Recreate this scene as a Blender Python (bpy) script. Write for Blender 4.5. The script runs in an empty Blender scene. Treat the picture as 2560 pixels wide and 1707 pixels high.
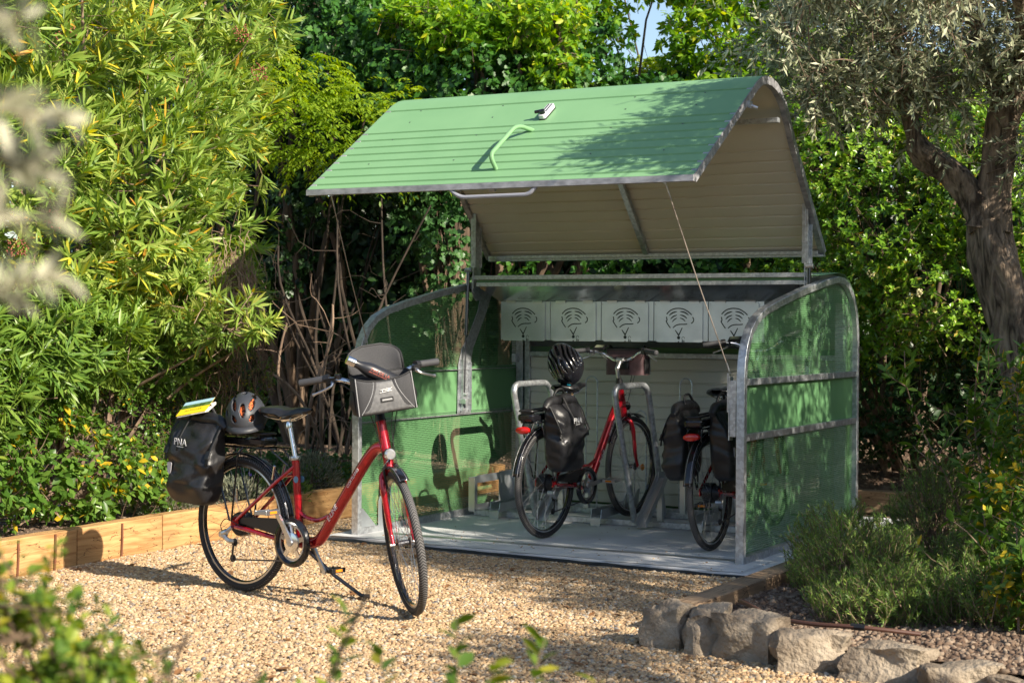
import bpy, math, random
import numpy as np
from mathutils import Matrix, Vector, noise
rng = np.random.default_rng(7)
random.seed(7)
R = math.radians
sc = bpy.context.scene
col = sc.collection

# ------------------------------------------------------------------ camera
YAW, PITCH, ROLL = R(-28.476), R(-0.567), R(0.338)
CAM = Vector((6.022, -8.965, 1.347))
fw = Vector((math.sin(YAW)*math.cos(PITCH), math.cos(YAW)*math.cos(PITCH), math.sin(PITCH)))
rt = Vector((math.cos(YAW), -math.sin(YAW), 0)); up = rt.cross(fw)
rt2 = rt*math.cos(ROLL)+up*math.sin(ROLL); up2 = up*math.cos(ROLL)-rt*math.sin(ROLL)
cd = bpy.data.cameras.new('camera'); cam = bpy.data.objects.new('camera', cd); col.objects.link(cam)
cam.matrix_world = Matrix(((rt2.x, up2.x, -fw.x, CAM.x), (rt2.y, up2.y, -fw.y, CAM.y), (rt2.z, up2.z, -fw.z, CAM.z), (0, 0, 0, 1)))
cd.lens = 59.22; cd.sensor_width = 36; cd.clip_end = 500
cd.dof.use_dof = True; cd.dof.focus_distance = 9.7; cd.dof.aperture_fstop = 5.0
sc.camera = cam
# ------------------------------------------------------------------ light
SUNV = Vector((2.58, -0.68, 1.58)).normalized()
w = bpy.data.worlds.new('World'); sc.world = w; w.use_nodes = True
nt = w.node_tree; nt.nodes.clear()
sky = nt.nodes.new('ShaderNodeTexSky'); sky.sky_type = 'NISHITA'; sky.sun_disc = False
sky.sun_elevation = math.asin(SUNV.z); sky.sun_rotation = math.atan2(SUNV.x, SUNV.y)
bg = nt.nodes.new('ShaderNodeBackground'); bg.inputs[1].default_value = 0.10
ow = nt.nodes.new('ShaderNodeOutputWorld')
nt.links.new(sky.outputs[0], bg.inputs[0]); nt.links.new(bg.outputs[0], ow.inputs[0])
sl = bpy.data.lights.new('sun', 'SUN'); sl.energy = 5.0; sl.angle = R(0.53); sl.color = (1, 0.90, 0.74)
so = bpy.data.objects.new('sun', sl); col.objects.link(so)
so.rotation_euler = SUNV.to_track_quat('Z', 'Y').to_euler(); so.location = (8, -4, 8)
sc.view_settings.view_transform = 'Standard'; sc.view_settings.look = 'None'
sc.view_settings.exposure = 0.92; sc.view_settings.gamma = 1.0
sc.cycles.max_bounces = 8; sc.cycles.transparent_max_bounces = 24
sc.cycles.caustics_reflective = False; sc.cycles.caustics_refractive = False

# ------------------------------------------------------------------ helpers
def tag(o, label=None, cat=None, group=None, kind=None):
    if label: o['label'] = label
    if cat: o['category'] = cat
    if group: o['group'] = group
    if kind: o['kind'] = kind
    return o
def empty(name, loc=(0, 0, 0), rz=0.0, label=None, cat=None, group=None):
    o = bpy.data.objects.new(name, None); col.objects.link(o); o.location = loc
    o.rotation_euler = (0, 0, rz); o.empty_display_size = .1
    return tag(o, label, cat, group)
def link(name, me, parent=None, M=None):
    o = bpy.data.objects.new(name, me); col.objects.link(o)
    if parent is not None: o.parent = parent
    if M is not None: o.matrix_local = M
    return o
def frame_axes(d):
    d = Vector(d).normalized()
    a = Vector((0, 0, 1)) if abs(d.z) < .9 else Vector((1, 0, 0))
    u = d.cross(a).normalized(); v = d.cross(u).normalized()
    return d, u, v
class MB:
    def __init__(s, M=None): s.v = []; s.f = []; s.M = M
    def add(s, vs, fs):
        b = len(s.v)
        if s.M is not None: vs = [s.M @ Vector(p) for p in vs]
        s.v += [tuple(p) for p in vs]; s.f += [tuple(b+i for i in f) for f in fs]; return s
    def box(s, x0, x1, y0, y1, z0, z1, c=0.0):
        if x1 < x0: x0, x1 = x1, x0
        if y1 < y0: y0, y1 = y1, y0
        if z1 < z0: z0, z1 = z1, z0
        return s.add([(x, y, z) for z in (z0, z1) for y in (y0, y1) for x in (x0, x1)],
                     [(0, 2, 3, 1), (4, 5, 7, 6), (0, 1, 5, 4), (2, 6, 7, 3), (0, 4, 6, 2), (1, 3, 7, 5)])
    def obox(s, c, ax, sz):
        c = Vector(c); a, b, d = [Vector(q).normalized()*h*.5 for q, h in zip(ax, sz)]
        return s.add([c+a*i+b*j+d*k for k in (-1, 1) for j in (-1, 1) for i in (-1, 1)],
                     [(0, 2, 3, 1), (4, 5, 7, 6), (0, 1, 5, 4), (2, 6, 7, 3), (0, 4, 6, 2), (1, 3, 7, 5)])
    def beam(s, p, q, wd, h, upv=(0, 0, 1)):
        p = Vector(p); q = Vector(q); d = (q-p); u = Vector(upv); sd = d.cross(u)
        if sd.length < 1e-6: sd = Vector((1, 0, 0))
        u2 = sd.cross(d)
        return s.obox((p+q)/2, (d, sd, u2), (d.length, wd, h))
    def tube(s, pts, r, n=8, closed=False, caps=True):
        pts = [Vector(p) for p in pts]; N = len(pts)
        rs = r if isinstance(r, (list, tuple)) else [r]*N
        T = []
        for i in range(N):
            if closed: t = pts[(i+1) % N]-pts[i-1]
            else: t = pts[min(i+1, N-1)]-pts[max(i-1, 0)]
            T.append(t.normalized() if t.length > 0 else Vector((0, 0, 1)))
        _, u, v = frame_axes(T[0]); vs = []; fs = []
        for i in range(N):
            if i:
                u = (u - T[i]*u.dot(T[i]));
                u = u.normalized() if u.length > 1e-6 else frame_axes(T[i])[1]
            v = T[i].cross(u)
            for k in range(n):
                a = 2*math.pi*k/n; vs.append(pts[i]+(u*math.cos(a)+v*math.sin(a))*rs[i])
        for i in range(N if closed else N-1):
            j = (i+1) % N
            for k in range(n):
                l = (k+1) % n; fs.append((i*n+k, i*n+l, j*n+l, j*n+k))
        if caps and not closed:
            fs.append(tuple(range(n-1, -1, -1))); fs.append(tuple((N-1)*n+k for k in range(n)))
        return s.add(vs, fs)
    def cyl(s, p, q, r, n=12, r2=None): return s.tube([p, q], [r, r if r2 is None else r2], n)
    def lathe(s, prof, o=(0, 0, 0), ax=(0, 0, 1), n=24, closed=False, ang=(0, 2*math.pi)):
        o = Vector(o); d, u, v = frame_axes(ax); vs = []; m = len(prof); full = abs(ang[1]-ang[0]-2*math.pi) < 1e-6
        K = n if full else n+1
        for k in range(K):
            a = ang[0]+(ang[1]-ang[0])*k/n
            for (r, h) in prof: vs.append(o+d*h+(u*math.cos(a)+v*math.sin(a))*r)
        fs = []
        for k in range(n):
            l = (k+1) % K if full else k+1
            for i in range(m if closed else m-1):
                j = (i+1) % m; fs.append((k*m+i, l*m+i, l*m+j, k*m+j))
        return s.add(vs, fs)
    def prism(s, poly, o, ux, uy, th):
        """poly in 2-D (a,b), frame o,ux,uy, extruded th along ux x uy"""
        o = Vector(o); ux = Vector(ux); uy = Vector(uy); nn = ux.cross(uy).normalized()*th; n = len(poly)
        vs = [o+ux*a+uy*b for a, b in poly]+[o+ux*a+uy*b+nn for a, b in poly]
        return s.add(vs, [tuple(range(n-1, -1, -1)), tuple(range(n, 2*n))]+[(i, (i+1) % n, n+(i+1) % n, n+i) for i in range(n)])
    def grid(s, P):
        h = len(P); w_ = len(P[0]); return s.add([p for r in P for p in r],
            [(i*w_+j, i*w_+j+1, (i+1)*w_+j+1, (i+1)*w_+j) for i in range(h-1) for j in range(w_-1)])
    def split(s, name, mat, parent=None, **k):
        par = list(range(len(s.v)))
        def fd(a):
            while par[a] != a: par[a] = par[par[a]]; a = par[a]
            return a
        for f in s.f:
            for q in f[1:]: par[fd(q)] = fd(f[0])
        gr = {}
        for f in s.f: gr.setdefault(fd(f[0]), []).append(f)
        out = []
        for fs in gr.values():
            m = MB(); ids = sorted({i for f in fs for i in f}); mp = {a: b for b, a in enumerate(ids)}
            m.v = [s.v[i] for i in ids]; m.f = [tuple(mp[i] for i in f) for f in fs]; out.append(m.build(name, mat, parent, **k))
        return out
    def build(s, name, mat, parent=None, smooth=30, M=None, bevel=0, solid=0, sub=0):
        me = bpy.data.meshes.new(name); me.from_pydata(s.v, [], s.f); me.update()
        if smooth:
            me.polygons.foreach_set('use_smooth', [True]*len(me.polygons)); me.set_sharp_from_angle(angle=R(smooth))
        me.materials.append(mat)
        o = link(name, me, parent, M)
        if solid:
            m = o.modifiers.new('solid', 'SOLIDIFY'); m.thickness = solid; m.offset = 0
        if bevel:
            m = o.modifiers.new('bevel', 'BEVEL'); m.width = bevel; m.segments = 2; m.limit_method = 'ANGLE'; m.angle_limit = R(40)
        if sub:
            m = o.modifiers.new('sub', 'SUBSURF'); m.levels = sub; m.render_levels = sub
        return o
def arc(c, r, a0, a1, n, ux, uy):
    c = Vector(c); ux = Vector(ux); uy = Vector(uy)
    return [c+ux*r*math.cos(a0+(a1-a0)*i/n)+uy*r*math.sin(a0+(a1-a0)*i/n) for i in range(n+1)]
def roundpoly(pts, r, n=5, closed=False):
    """polyline with rounded corners; r may be list"""
    pts = [Vector(p) for p in pts]; out = []; N = len(pts)
    for i, p in enumerate(pts):
        rr = r[i] if isinstance(r, (list, tuple)) else r
        if (not closed and i in (0, N-1)) or rr <= 0: out.append(p); continue
        a = pts[i-1]; b = pts[(i+1) % N]; da = (a-p); db = (b-p); L = min(rr, da.length*.49, db.length*.49)
        q0 = p+da.normalized()*L; q1 = p+db.normalized()*L
        for k in range(n+1):
            t = k/n; out.append(q0*(1-t)**2+p*2*t*(1-t)+q1*t*t)
    return out
def smooth_path(pts, n=6):
    P = [Vector(p) for p in pts]; out = []
    for i in range(len(P)-1):
        p0 = P[max(i-1, 0)]; p1 = P[i]; p2 = P[i+1]; p3 = P[min(i+2, len(P)-1)]
        for k in range(n):
            t = k/n
            out.append(.5*((2*p1)+(p2-p0)*t+(2*p0-5*p1+4*p2-p3)*t*t+(3*p1-p0-3*p2+p3)*t**3))
    out.append(P[-1]); return out
def text_obj(name, body, size, mat, parent, M, depth=.0008, shear=0, bold=0.0, spacing=1.0):
    cu = bpy.data.curves.new('txt', 'FONT'); cu.body = body; cu.size = size; cu.extrude = depth
    cu.align_x = 'CENTER'; cu.align_y = 'CENTER'; cu.shear = shear; cu.offset = bold; cu.space_character = spacing; cu.resolution_u = 3
    t = bpy.data.objects.new('txt', cu); col.objects.link(t)
    dg = bpy.context.evaluated_depsgraph_get(); me = bpy.data.meshes.new_from_object(t.evaluated_get(dg))
    bpy.data.objects.remove(t); me.name = name; me.materials.clear(); me.materials.append(mat)
    return link(name, me, parent, M)

# ------------------------------------------------------------------ materials
MT = {}
def mat(name, base=(.5, .5, .5), rough=.5, metal=0.0, coat=0, spec=.5, emis=None):
    m = bpy.data.materials.new(name); m.use_nodes = True; b = m.node_tree.nodes['Principled BSDF']
    b.inputs['Base Color'].default_value = (*base, 1); b.inputs['Roughness'].default_value = rough
    b.inputs['Metallic'].default_value = metal; b.inputs['Coat Weight'].default_value = coat
    b.inputs['Specular IOR Level'].default_value = spec
    MT[name] = m; return m
def nodes(m): return m.node_tree.nodes, m.node_tree.links, m.node_tree.nodes['Principled BSDF']
def noisy(m, c1, c2, scale=8, detail=6, dist=0, coords='Object', mapping=None, bump=0, bscale=None, rough=None, bdist=.002, thr=(.35, .65), voro=False):
    N, L, b = nodes(m); tc = N.new('ShaderNodeTexCoord'); src = tc.outputs[coords]
    if mapping:
        mp = N.new('ShaderNodeMapping'); mp.inputs['Scale'].default_value = mapping; L.new(src, mp.inputs[0]); src = mp.outputs[0]
    if voro:
        n1 = N.new('ShaderNodeTexVoronoi'); n1.inputs['Scale'].default_value = scale; fac = n1.outputs['Color']
        L.new(src, n1.inputs['Vector'])
    else:
        n1 = N.new('ShaderNodeTexNoise'); n1.inputs['Scale'].default_value = scale; n1.inputs['Detail'].default_value = detail
        n1.inputs['Distortion'].default_value = dist; L.new(src, n1.inputs['Vector']); fac = n1.outputs['Fac']
    rp = N.new('ShaderNodeValToRGB'); rp.color_ramp.elements[0].position = thr[0]; rp.color_ramp.elements[1].position = thr[1]
    rp.color_ramp.elements[0].color = (*c1, 1); rp.color_ramp.elements[1].color = (*c2, 1)
    L.new(fac, rp.inputs[0]); L.new(rp.outputs[0], b.inputs['Base Color'])
    if rough:
        mr = N.new('ShaderNodeMapRange'); mr.inputs['To Min'].default_value = rough[0]; mr.inputs['To Max'].default_value = rough[1]
        L.new(fac, mr.inputs[0]); L.new(mr.outputs[0], b.inputs['Roughness'])
    if bump:
        n2 = N.new('ShaderNodeTexNoise'); n2.inputs['Scale'].default_value = bscale or scale*3; n2.inputs['Detail'].default_value = 8
        L.new(src, n2.inputs['Vector']); bp = N.new('ShaderNodeBump'); bp.inputs['Strength'].default_value = bump; bp.inputs['Distance'].default_value = bdist
        L.new(n2.outputs['Fac'], bp.inputs['Height']); L.new(bp.outputs[0], b.inputs['Normal'])
    return m
GREEN = (.20, .375, .19)
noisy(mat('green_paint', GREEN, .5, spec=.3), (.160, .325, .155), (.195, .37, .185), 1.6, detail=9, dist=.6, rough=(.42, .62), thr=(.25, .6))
noisy(mat('beige_paint', rough=.5), (.60, .575, .51), (.67, .645, .58), 1.5)
noisy(mat('galvanised', rough=.45, metal=.75), (.42, .44, .47), (.56, .59, .62), 55, voro=True, rough=(.36, .5), bump=.08, bscale=60)
noisy(mat('galvanised_sheet', rough=.4, metal=.8), (.52, .56, .60), (.66, .70, .74), 5, voro=False, rough=(.25, .36))
noisy(mat('galvanised_worn', rough=.5, metal=.5), (.27, .27, .29), (.48, .48, .51), 30, detail=8, rough=(.4, .6), bump=.2, mapping=(.5, 1, 1))
noisy(mat('concrete', rough=.8), (.50, .51, .53), (.68, .69, .71), 2.2, detail=12, dist=.5, thr=(.25, .6), bump=.25, bscale=90)
noisy(mat('tray_steel', rough=.2, metal=.9), (.30, .32, .33), (.46, .48, .49), 3, rough=(.1, .2)); mat('black_plastic', (.012, .012, .014), .42); mat('black_gloss', (.01, .01, .013), .16, coat=.4)
mat('rubber', (.018, .018, .019), .65); mat('chrome', (.75, .76, .78), .16, 1.0); mat('alloy', (.55, .56, .58), .32, .95)
mat('dark_steel', (.12, .12, .13), .4, .8); mat('spoke', (.45, .45, .47), .3, .9); mat('rust', (.16, .06, .03), .85)
noisy(mat('bike_red', rough=.22, metal=.55, coat=1), (.40, .004, .014), (.46, .006, .018), 12)
mat('white_print', (.75, .75, .75), .5); mat('orange', (.65, .13, .03), .5); mat('orange_lens', (.75, .25, .02), .25)
mat('red_lens', (.55, .012, .012), .12, coat=.6); mat('clear_lens', (.65, .66, .68), .08, .6)
mat('helmet_grey', (.035, .038, .046), .5); mat('display', (.18, .20, .13), .15)
mat('cutout_dark', (.01, .02, .02), .6); mat('grip', (.05, .05, .055), .6); mat('reflector_grey', (.45, .44, .47), .35)
noisy(mat('tarp', rough=.4), (.013, .013, .015), (.024, .024, .027), 9, bump=.5, bscale=11, bdist=.02, rough=(.34, .5))
mat('webbing', (.012, .012, .013), .6)
noisy(mat('bag_cloth', rough=.75), (.028, .028, .031), (.045, .045, .05), 300, bump=.3, bscale=700, bdist=.0008)
noisy(mat('bag_panel', rough=.55), (.10, .10, .105), (.15, .15, .155), 60, bump=.2, bscale=400, bdist=.0008)
noisy(mat('bag_mauve', rough=.6), (.075, .04, .045), (.10, .055, .06), 40)
mat('piping', (.35, .35, .36), .35); mat('bottle_body', (.02, .021, .026), .35); mat('bottle_text', (.45, .12, .09), .5)
mat('paper', (.78, .76, .70), .7); mat('yellow', (.80, .60, .02), .4); mat('blue_logo', (.02, .35, .5), .4)
def perforated():
    m = mat('perforated_green_shaded', GREEN, .6, spec=.15); N, L, b = nodes(m); b.inputs['Base Color'].default_value = (.125, .285, .125, 1)  # lid paint made darker; shade on the mesh is put into the colour
    tc = N.new('ShaderNodeTexCoord'); sp = N.new('ShaderNodeSeparateXYZ'); L.new(tc.outputs['Object'], sp.inputs[0])
    def mth(op, a, bb=None, cc=None):
        n = N.new('ShaderNodeMath'); n.operation = op
        for i, q in enumerate((a, bb, cc)):
            if q is None: continue
            if isinstance(q, (int, float)): n.inputs[i].default_value = q
            else: L.new(q, n.inputs[i])
        return n.outputs[0]
    py, pz = .0155, .0125
    zi = mth('DIVIDE', sp.outputs[2], pz); row = mth('FLOOR', zi); odd = mth('MULTIPLY', mth('FLOORED_MODULO', row, 2), .5)
    yi = mth('ADD', mth('DIVIDE', sp.outputs[1], py), odd)
    dy = mth('MULTIPLY', mth('SUBTRACT', mth('FRACT', yi), .5), py); dz = mth('MULTIPLY', mth('SUBTRACT', mth('FRACT', zi), .5), pz)
    d2 = mth('ADD', mth('MULTIPLY', dy, dy), mth('MULTIPLY', dz, dz)); hole = mth('GREATER_THAN', d2, .0051**2)
    L.new(hole, b.inputs['Alpha']); return m
perforated()
noisy(mat('panel_green_shaded', GREEN, .55, spec=.25), (.115, .265, .115), (.14, .30, .14), 3)  # same paint as the lid, darkened: the panel's shade is in the colour
def timber_mat(name, c1, c2):
    m = mat(name, rough=.7); N, L, b = nodes(m); tc = N.new('ShaderNodeTexCoord')
    mp = N.new('ShaderNodeMapping'); mp.inputs['Scale'].default_value = (14, 1.0, 14); L.new(tc.outputs['Object'], mp.inputs[0])
    n1 = N.new('ShaderNodeTexNoise'); n1.inputs['Scale'].default_value = 3; n1.inputs['Detail'].default_value = 8; n1.inputs['Distortion'].default_value = .8
    L.new(mp.outputs[0], n1.inputs['Vector']); rp = N.new('ShaderNodeValToRGB')
    rp.color_ramp.elements[0].position = .3; rp.color_ramp.elements[1].position = .6
    rp.color_ramp.elements[0].color = (*c1, 1); rp.color_ramp.elements[1].color = (*c2, 1); L.new(n1.outputs['Fac'], rp.inputs[0])
    # long dark checks
    mp2 = N.new('ShaderNodeMapping'); mp2.inputs['Scale'].default_value = (9, 1.4, 9); L.new(tc.outputs['Object'], mp2.inputs[0])
    v = N.new('ShaderNodeTexNoise'); v.inputs['Scale'].default_value = 2.2; v.inputs['Detail'].default_value = 3; v.inputs['Distortion'].default_value = .4; L.new(mp2.outputs[0], v.inputs['Vector'])
    s1 = N.new('ShaderNodeMath'); s1.operation = 'SUBTRACT'; s1.inputs[1].default_value = .5; L.new(v.outputs['Fac'], s1.inputs[0])
    s2 = N.new('ShaderNodeMath'); s2.operation = 'ABSOLUTE'; L.new(s1.outputs[0], s2.inputs[0])
    s3 = N.new('ShaderNodeMath'); s3.operation = 'LESS_THAN'; s3.inputs[1].default_value = .0045; L.new(s2.outputs[0], s3.inputs[0])
    mx = N.new('ShaderNodeMix'); mx.data_type = 'RGBA'; mx.inputs['B'].default_value = (c1[0]*.25, c1[1]*.22, c1[2]*.2, 1)
    L.new(s3.outputs[0], mx.inputs['Factor']); L.new(rp.outputs[0], mx.inputs['A'])
    # blotches
    n3 = N.new('ShaderNodeTexNoise'); n3.inputs['Scale'].default_value = 2.5; n3.inputs['Detail'].default_value = 4; L.new(tc.outputs['Object'], n3.inputs['Vector'])
    mr = N.new('ShaderNodeMapRange'); mr.inputs['From Min'].default_value = .35; mr.inputs['From Max'].default_value = .7; mr.inputs['To Min'].default_value = .72; mr.inputs['To Max'].default_value = 1.1
    L.new(n3.outputs['Fac'], mr.inputs[0]); hs = N.new('ShaderNodeHueSaturation'); L.new(mr.outputs[0], hs.inputs['Value']); L.new(mx.outputs['Result'], hs.inputs['Color'])
    L.new(hs.outputs[0], b.inputs['Base Color'])
    bp = N.new('ShaderNodeBump'); bp.inputs['Strength'].default_value = .5; bp.inputs['Distance'].default_value = .004
    L.new(n1.outputs['Fac'], bp.inputs['Height']); L.new(bp.outputs[0], b.inputs['Normal']); return m
timber_mat('timber_new', (.36, .18, .065), (.58, .35, .15)); timber_mat('timber_grey', (.20, .13, .08), (.36, .25, .16))
noisy(mat('soil', rough=.95), (.085, .05, .032), (.20, .14, .10), 9, detail=10, bump=1, bscale=45, bdist=.02)
noisy(mat('gravel_base', rough=.95), (.10, .065, .04), (.30, .21, .13), 110, detail=3, bump=1, bscale=110, bdist=.01)
noisy(mat('limestone', rough=.95), (.14, .105, .075), (.40, .33, .25), 5, detail=12, bump=1, bscale=45, bdist=.02)
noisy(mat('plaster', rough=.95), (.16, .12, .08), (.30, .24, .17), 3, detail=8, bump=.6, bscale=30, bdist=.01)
noisy(mat('bark_olive', rough=.95), (.06, .042, .030), (.38, .29, .21), 7, detail=12, dist=1.6, mapping=(2.4, 2.4, .6), bump=1, bscale=12, bdist=.06)
noisy(mat('bark', rough=.9), (.06, .04, .028), (.17, .115, .075), 6, detail=8, mapping=(3, 3, .6), bump=.6, bscale=20)
noisy(mat('bark_light', rough=.9), (.14, .09, .06), (.30, .21, .15), 6, detail=8, mapping=(3, 3, .6), bump=.6, bscale=20)
mat('hose', (.10, .045, .03), .5); mat('lavender_flower', (.22, .14, .6), .7); mat('membrane', (.015, .02, .025), .8)
def instancer_ramp(name, cols, rough=.8, bump=0):
    m = mat(name, rough=rough); N, L, b = nodes(m); at = N.new('ShaderNodeAttribute'); at.attribute_type = 'INSTANCER'; at.attribute_name = 'rnd'
    rp = N.new('ShaderNodeValToRGB'); rp.color_ramp.interpolation = 'LINEAR'; e = rp.color_ramp.elements
    while len(e) < len(cols): e.new(.5)
    for i, (p, c) in enumerate(cols): e[i].position = p; e[i].color = (*c, 1)
    L.new(at.outputs['Fac'], rp.inputs[0])
    tc = N.new('ShaderNodeTexCoord'); n1 = N.new('ShaderNodeTexNoise'); n1.inputs['Scale'].default_value = 1.3; n1.inputs['Detail'].default_value = 4
    L.new(tc.outputs['Object'], n1.inputs['Vector']); mr = N.new('ShaderNodeMapRange'); mr.inputs['To Min'].default_value = .75; mr.inputs['To Max'].default_value = 1.2; L.new(n1.outputs['Fac'], mr.inputs[0])
    hs = N.new('ShaderNodeHueSaturation'); L.new(mr.outputs[0], hs.inputs['Value']); L.new(rp.outputs[0], hs.inputs['Color']); L.new(hs.outputs[0], b.inputs['Base Color'])
    return m
instancer_ramp('pebble', [(0, (.41, .275, .145)), (.22, (.54, .38, .215)), (.40, (.27, .155, .08)), (.52, (.64, .51, .34)), (.66, (.37, .235, .12)), (.80, (.50, .36, .21)), (.88, (.16, .11, .08)), (.94, (.62, .55, .44)), (1, (.11, .11, .12))])
instancer_ramp('clod', [(0, (.10, .06, .04)), (.4, (.19, .13, .09)), (.8, (.30, .23, .17)), (1, (.13, .08, .055))], .95)
# ------------------------------------------------------------------ ground
def lerp(a, b, t): return a+(b-a)*t
g = MB(); g.add([(-60, -40, -.12), (60, -40, -.12), (60, 80, -.12), (-60, 80, -.12)], [(0, 1, 2, 3)])
tag(g.build('ground', MT['soil']), kind='structure')
def scatter(name, poly_mb, material, base_mat, density, smin, smax, ico=2, flat=.65, seed=1, rough=.25, sink=.3):
    """real pebbles: one object, small stones instanced on its surface by geometry nodes"""
    o = poly_mb.build(name, base_mat, smooth=0)
    ng = bpy.data.node_groups.new(name+'_nodes', 'GeometryNodeTree')
    ng.interface.new_socket('Geometry', in_out='INPUT', socket_type='NodeSocketGeometry')
    ng.interface.new_socket('Geometry', in_out='OUTPUT', socket_type='NodeSocketGeometry')
    N, L = ng.nodes, ng.links
    gi = N.new('NodeGroupInput'); go = N.new('NodeGroupOutput')
    dp = N.new('GeometryNodeDistributePointsOnFaces'); dp.inputs['Density'].default_value = density; dp.inputs['Seed'].default_value = seed
    L.new(gi.outputs[0], dp.inputs['Mesh'])
    def rv(dt, mn, mx, sd):
        n = N.new('FunctionNodeRandomValue'); n.data_type = dt
        if dt == 'FLOAT':
            n.inputs[2].default_value = mn; n.inputs[3].default_value = mx; out = n.outputs[1]
        else:
            n.inputs[0].default_value = mn; n.inputs[1].default_value = mx; out = n.outputs[0]
        n.inputs['Seed'].default_value = sd; return out
    off = N.new('GeometryNodeSetPosition'); L.new(dp.outputs['Points'], off.inputs['Geometry'])
    L.new(rv('FLOAT_VECTOR', (0, 0, -smax*sink), (0, 0, smax*sink*1.6), 3), off.inputs['Offset'])
    join = None; tmpl = N.new('GeometryNodeGeometryToInstance')
    for k in range(4):
        ic = N.new('GeometryNodeMeshIcoSphere'); ic.inputs['Radius'].default_value = 1; ic.inputs['Subdivisions'].default_value = ico
        sp = N.new('GeometryNodeSetPosition'); L.new(ic.outputs['Mesh'], sp.inputs['Geometry'])
        nz = N.new('ShaderNodeTexNoise'); nz.noise_dimensions = '4D'; nz.inputs['W'].default_value = k*3.7; nz.inputs['Scale'].default_value = .9; nz.inputs['Detail'].default_value = 1.5
        vm = N.new('ShaderNodeVectorMath'); vm.operation = 'SUBTRACT'; vm.inputs[1].default_value = (.5, .5, .5); L.new(nz.outputs['Color'], vm.inputs[0])
        vs = N.new('ShaderNodeVectorMath'); vs.operation = 'SCALE'; vs.inputs['Scale'].default_value = rough*5; L.new(vm.outputs[0], vs.inputs[0]); L.new(vs.outputs[0], sp.inputs['Offset'])
        ss = N.new('GeometryNodeSetShadeSmooth'); L.new(sp.outputs[0], ss.inputs[0])
        sm = N.new('GeometryNodeSetMaterial'); sm.inputs['Material'].default_value = material; L.new(ss.outputs[0], sm.inputs['Geometry'])
        L.new(sm.outputs[0], tmpl.inputs[0])
    ip = N.new('GeometryNodeInstanceOnPoints'); L.new(off.outputs[0], ip.inputs['Points']); L.new(tmpl.outputs[0], ip.inputs['Instance'])
    ip.inputs['Pick Instance'].default_value = True
    L.new(rv('FLOAT_VECTOR', (-.5, -.5, 0), (.5, .5, 6.28), 5), ip.inputs['Rotation'])
    mul = N.new('ShaderNodeVectorMath'); mul.operation = 'SCALE'
    L.new(rv('FLOAT_VECTOR', (.8, .6, flat*.75), (1.25, 1.0, flat*1.2), 8), mul.inputs[0]); 
    pw = N.new('ShaderNodeMath'); pw.operation = 'POWER'; pw.inputs[1].default_value = 2.0; L.new(rv('FLOAT', 0, 1, 9), pw.inputs[0])
    mr = N.new('ShaderNodeMapRange'); mr.inputs['To Min'].default_value = smin; mr.inputs['To Max'].default_value = smax; L.new(pw.outputs[0], mr.inputs[0])
    L.new(mr.outputs[0], mul.inputs['Scale']); L.new(mul.outputs[0], ip.inputs['Scale'])
    st = N.new('GeometryNodeStoreNamedAttribute'); st.data_type = 'FLOAT'; st.domain = 'INSTANCE'; st.inputs['Name'].default_value = 'rnd'
    L.new(ip.outputs[0], st.inputs['Geometry']); L.new(rv('FLOAT', 0, 1, 11), st.inputs['Value'])
    jg = N.new('GeometryNodeJoinGeometry'); L.new(gi.outputs[0], jg.inputs[0]); L.new(st.outputs[0], jg.inputs[0]); L.new(jg.outputs[0], go.inputs[0])
    md = o.modifiers.new('stones', 'NODES'); md.node_group = ng
    return tag(o, kind='stuff')
def patch(poly_fn, x0, x1, y0, y1, n, zf, inside):
    """grid patch; cells whose centre passes inside()"""
    m = MB(); nx = int((x1-x0)/n); ny = int((y1-y0)/n); idx = {}; vs = []; fs = []
    def vid(i, j):
        if (i, j) not in idx:
            x = x0+i*n; y = y0+j*n; idx[(i, j)] = len(vs); vs.append((x, y, zf(x, y)))
        return idx[(i, j)]
    for i in range(nx):
        for j in range(ny):
            if inside(x0+(i+.5)*n, y0+(j+.5)*n): fs.append((vid(i, j), vid(i+1, j), vid(i+1, j+1), vid(i, j+1)))
    return m.add(vs, fs)
def slab_front(x): return lerp(-.09, -.31, (x+.125)/2.9)-.012
def bed_edge(x, y):
    """True inside the planting bed at the right"""
    if y > -2.0: return x > 3.04
    return x > 3.04 and y > -2.30-.20*(x-3.04)
def gz(x, y): return -.036+.010*noise.noise(Vector((x*1.3, y*1.3, 0)))+.005*noise.noise(Vector((x*5, y*5, 2)))
def in_gravel(x, y):
    if x < -.70+.02 or bed_edge(x, y): return False
    if y > slab_front(x) and x > -.13 and y < 3.2: return False
    if y > 3.3 or (x < -.13 and y > 3.3): return False
    d = Vector((x-CAM.x, y-CAM.y)); f2 = Vector((fw.x, fw.y)).normalized(); dep = d.dot(f2); lat = d.dot(Vector((rt.x, rt.y)))
    return dep > 5.5 and abs(lat) < dep*.45
gp = patch(None, -.70, 6.0, -5.4, 3.3, .1, gz, in_gravel)
o = scatter('gravel', gp, MT['pebble'], MT['gravel_base'], 9500, .0048, .0135, seed=3)
tag(o, 'loose round beige and brown gravel covering the yard around the red bicycle', 'gravel')
gb = MB(); gb.add([(-.72, -14, -.06), (7.5, -14, -.06), (7.5, -2.6, -.06), (3.1, -2.2, -.06), (3.1, 3.4, -.06), (-.72, 3.4, -.06)], [(0, 1, 2, 3, 4, 5)])
tag(gb.build('gravel_bed', MT['gravel_base'], smooth=0), kind='structure')
def bedz(x, y):
    z = .015+.02*noise.noise(Vector((x*2, y*2, 5)))+.05*min(1, max(0, (x-3.1)/1.2))+.012*noise.noise(Vector((x*9, y*9, 1)))
    return z
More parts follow.
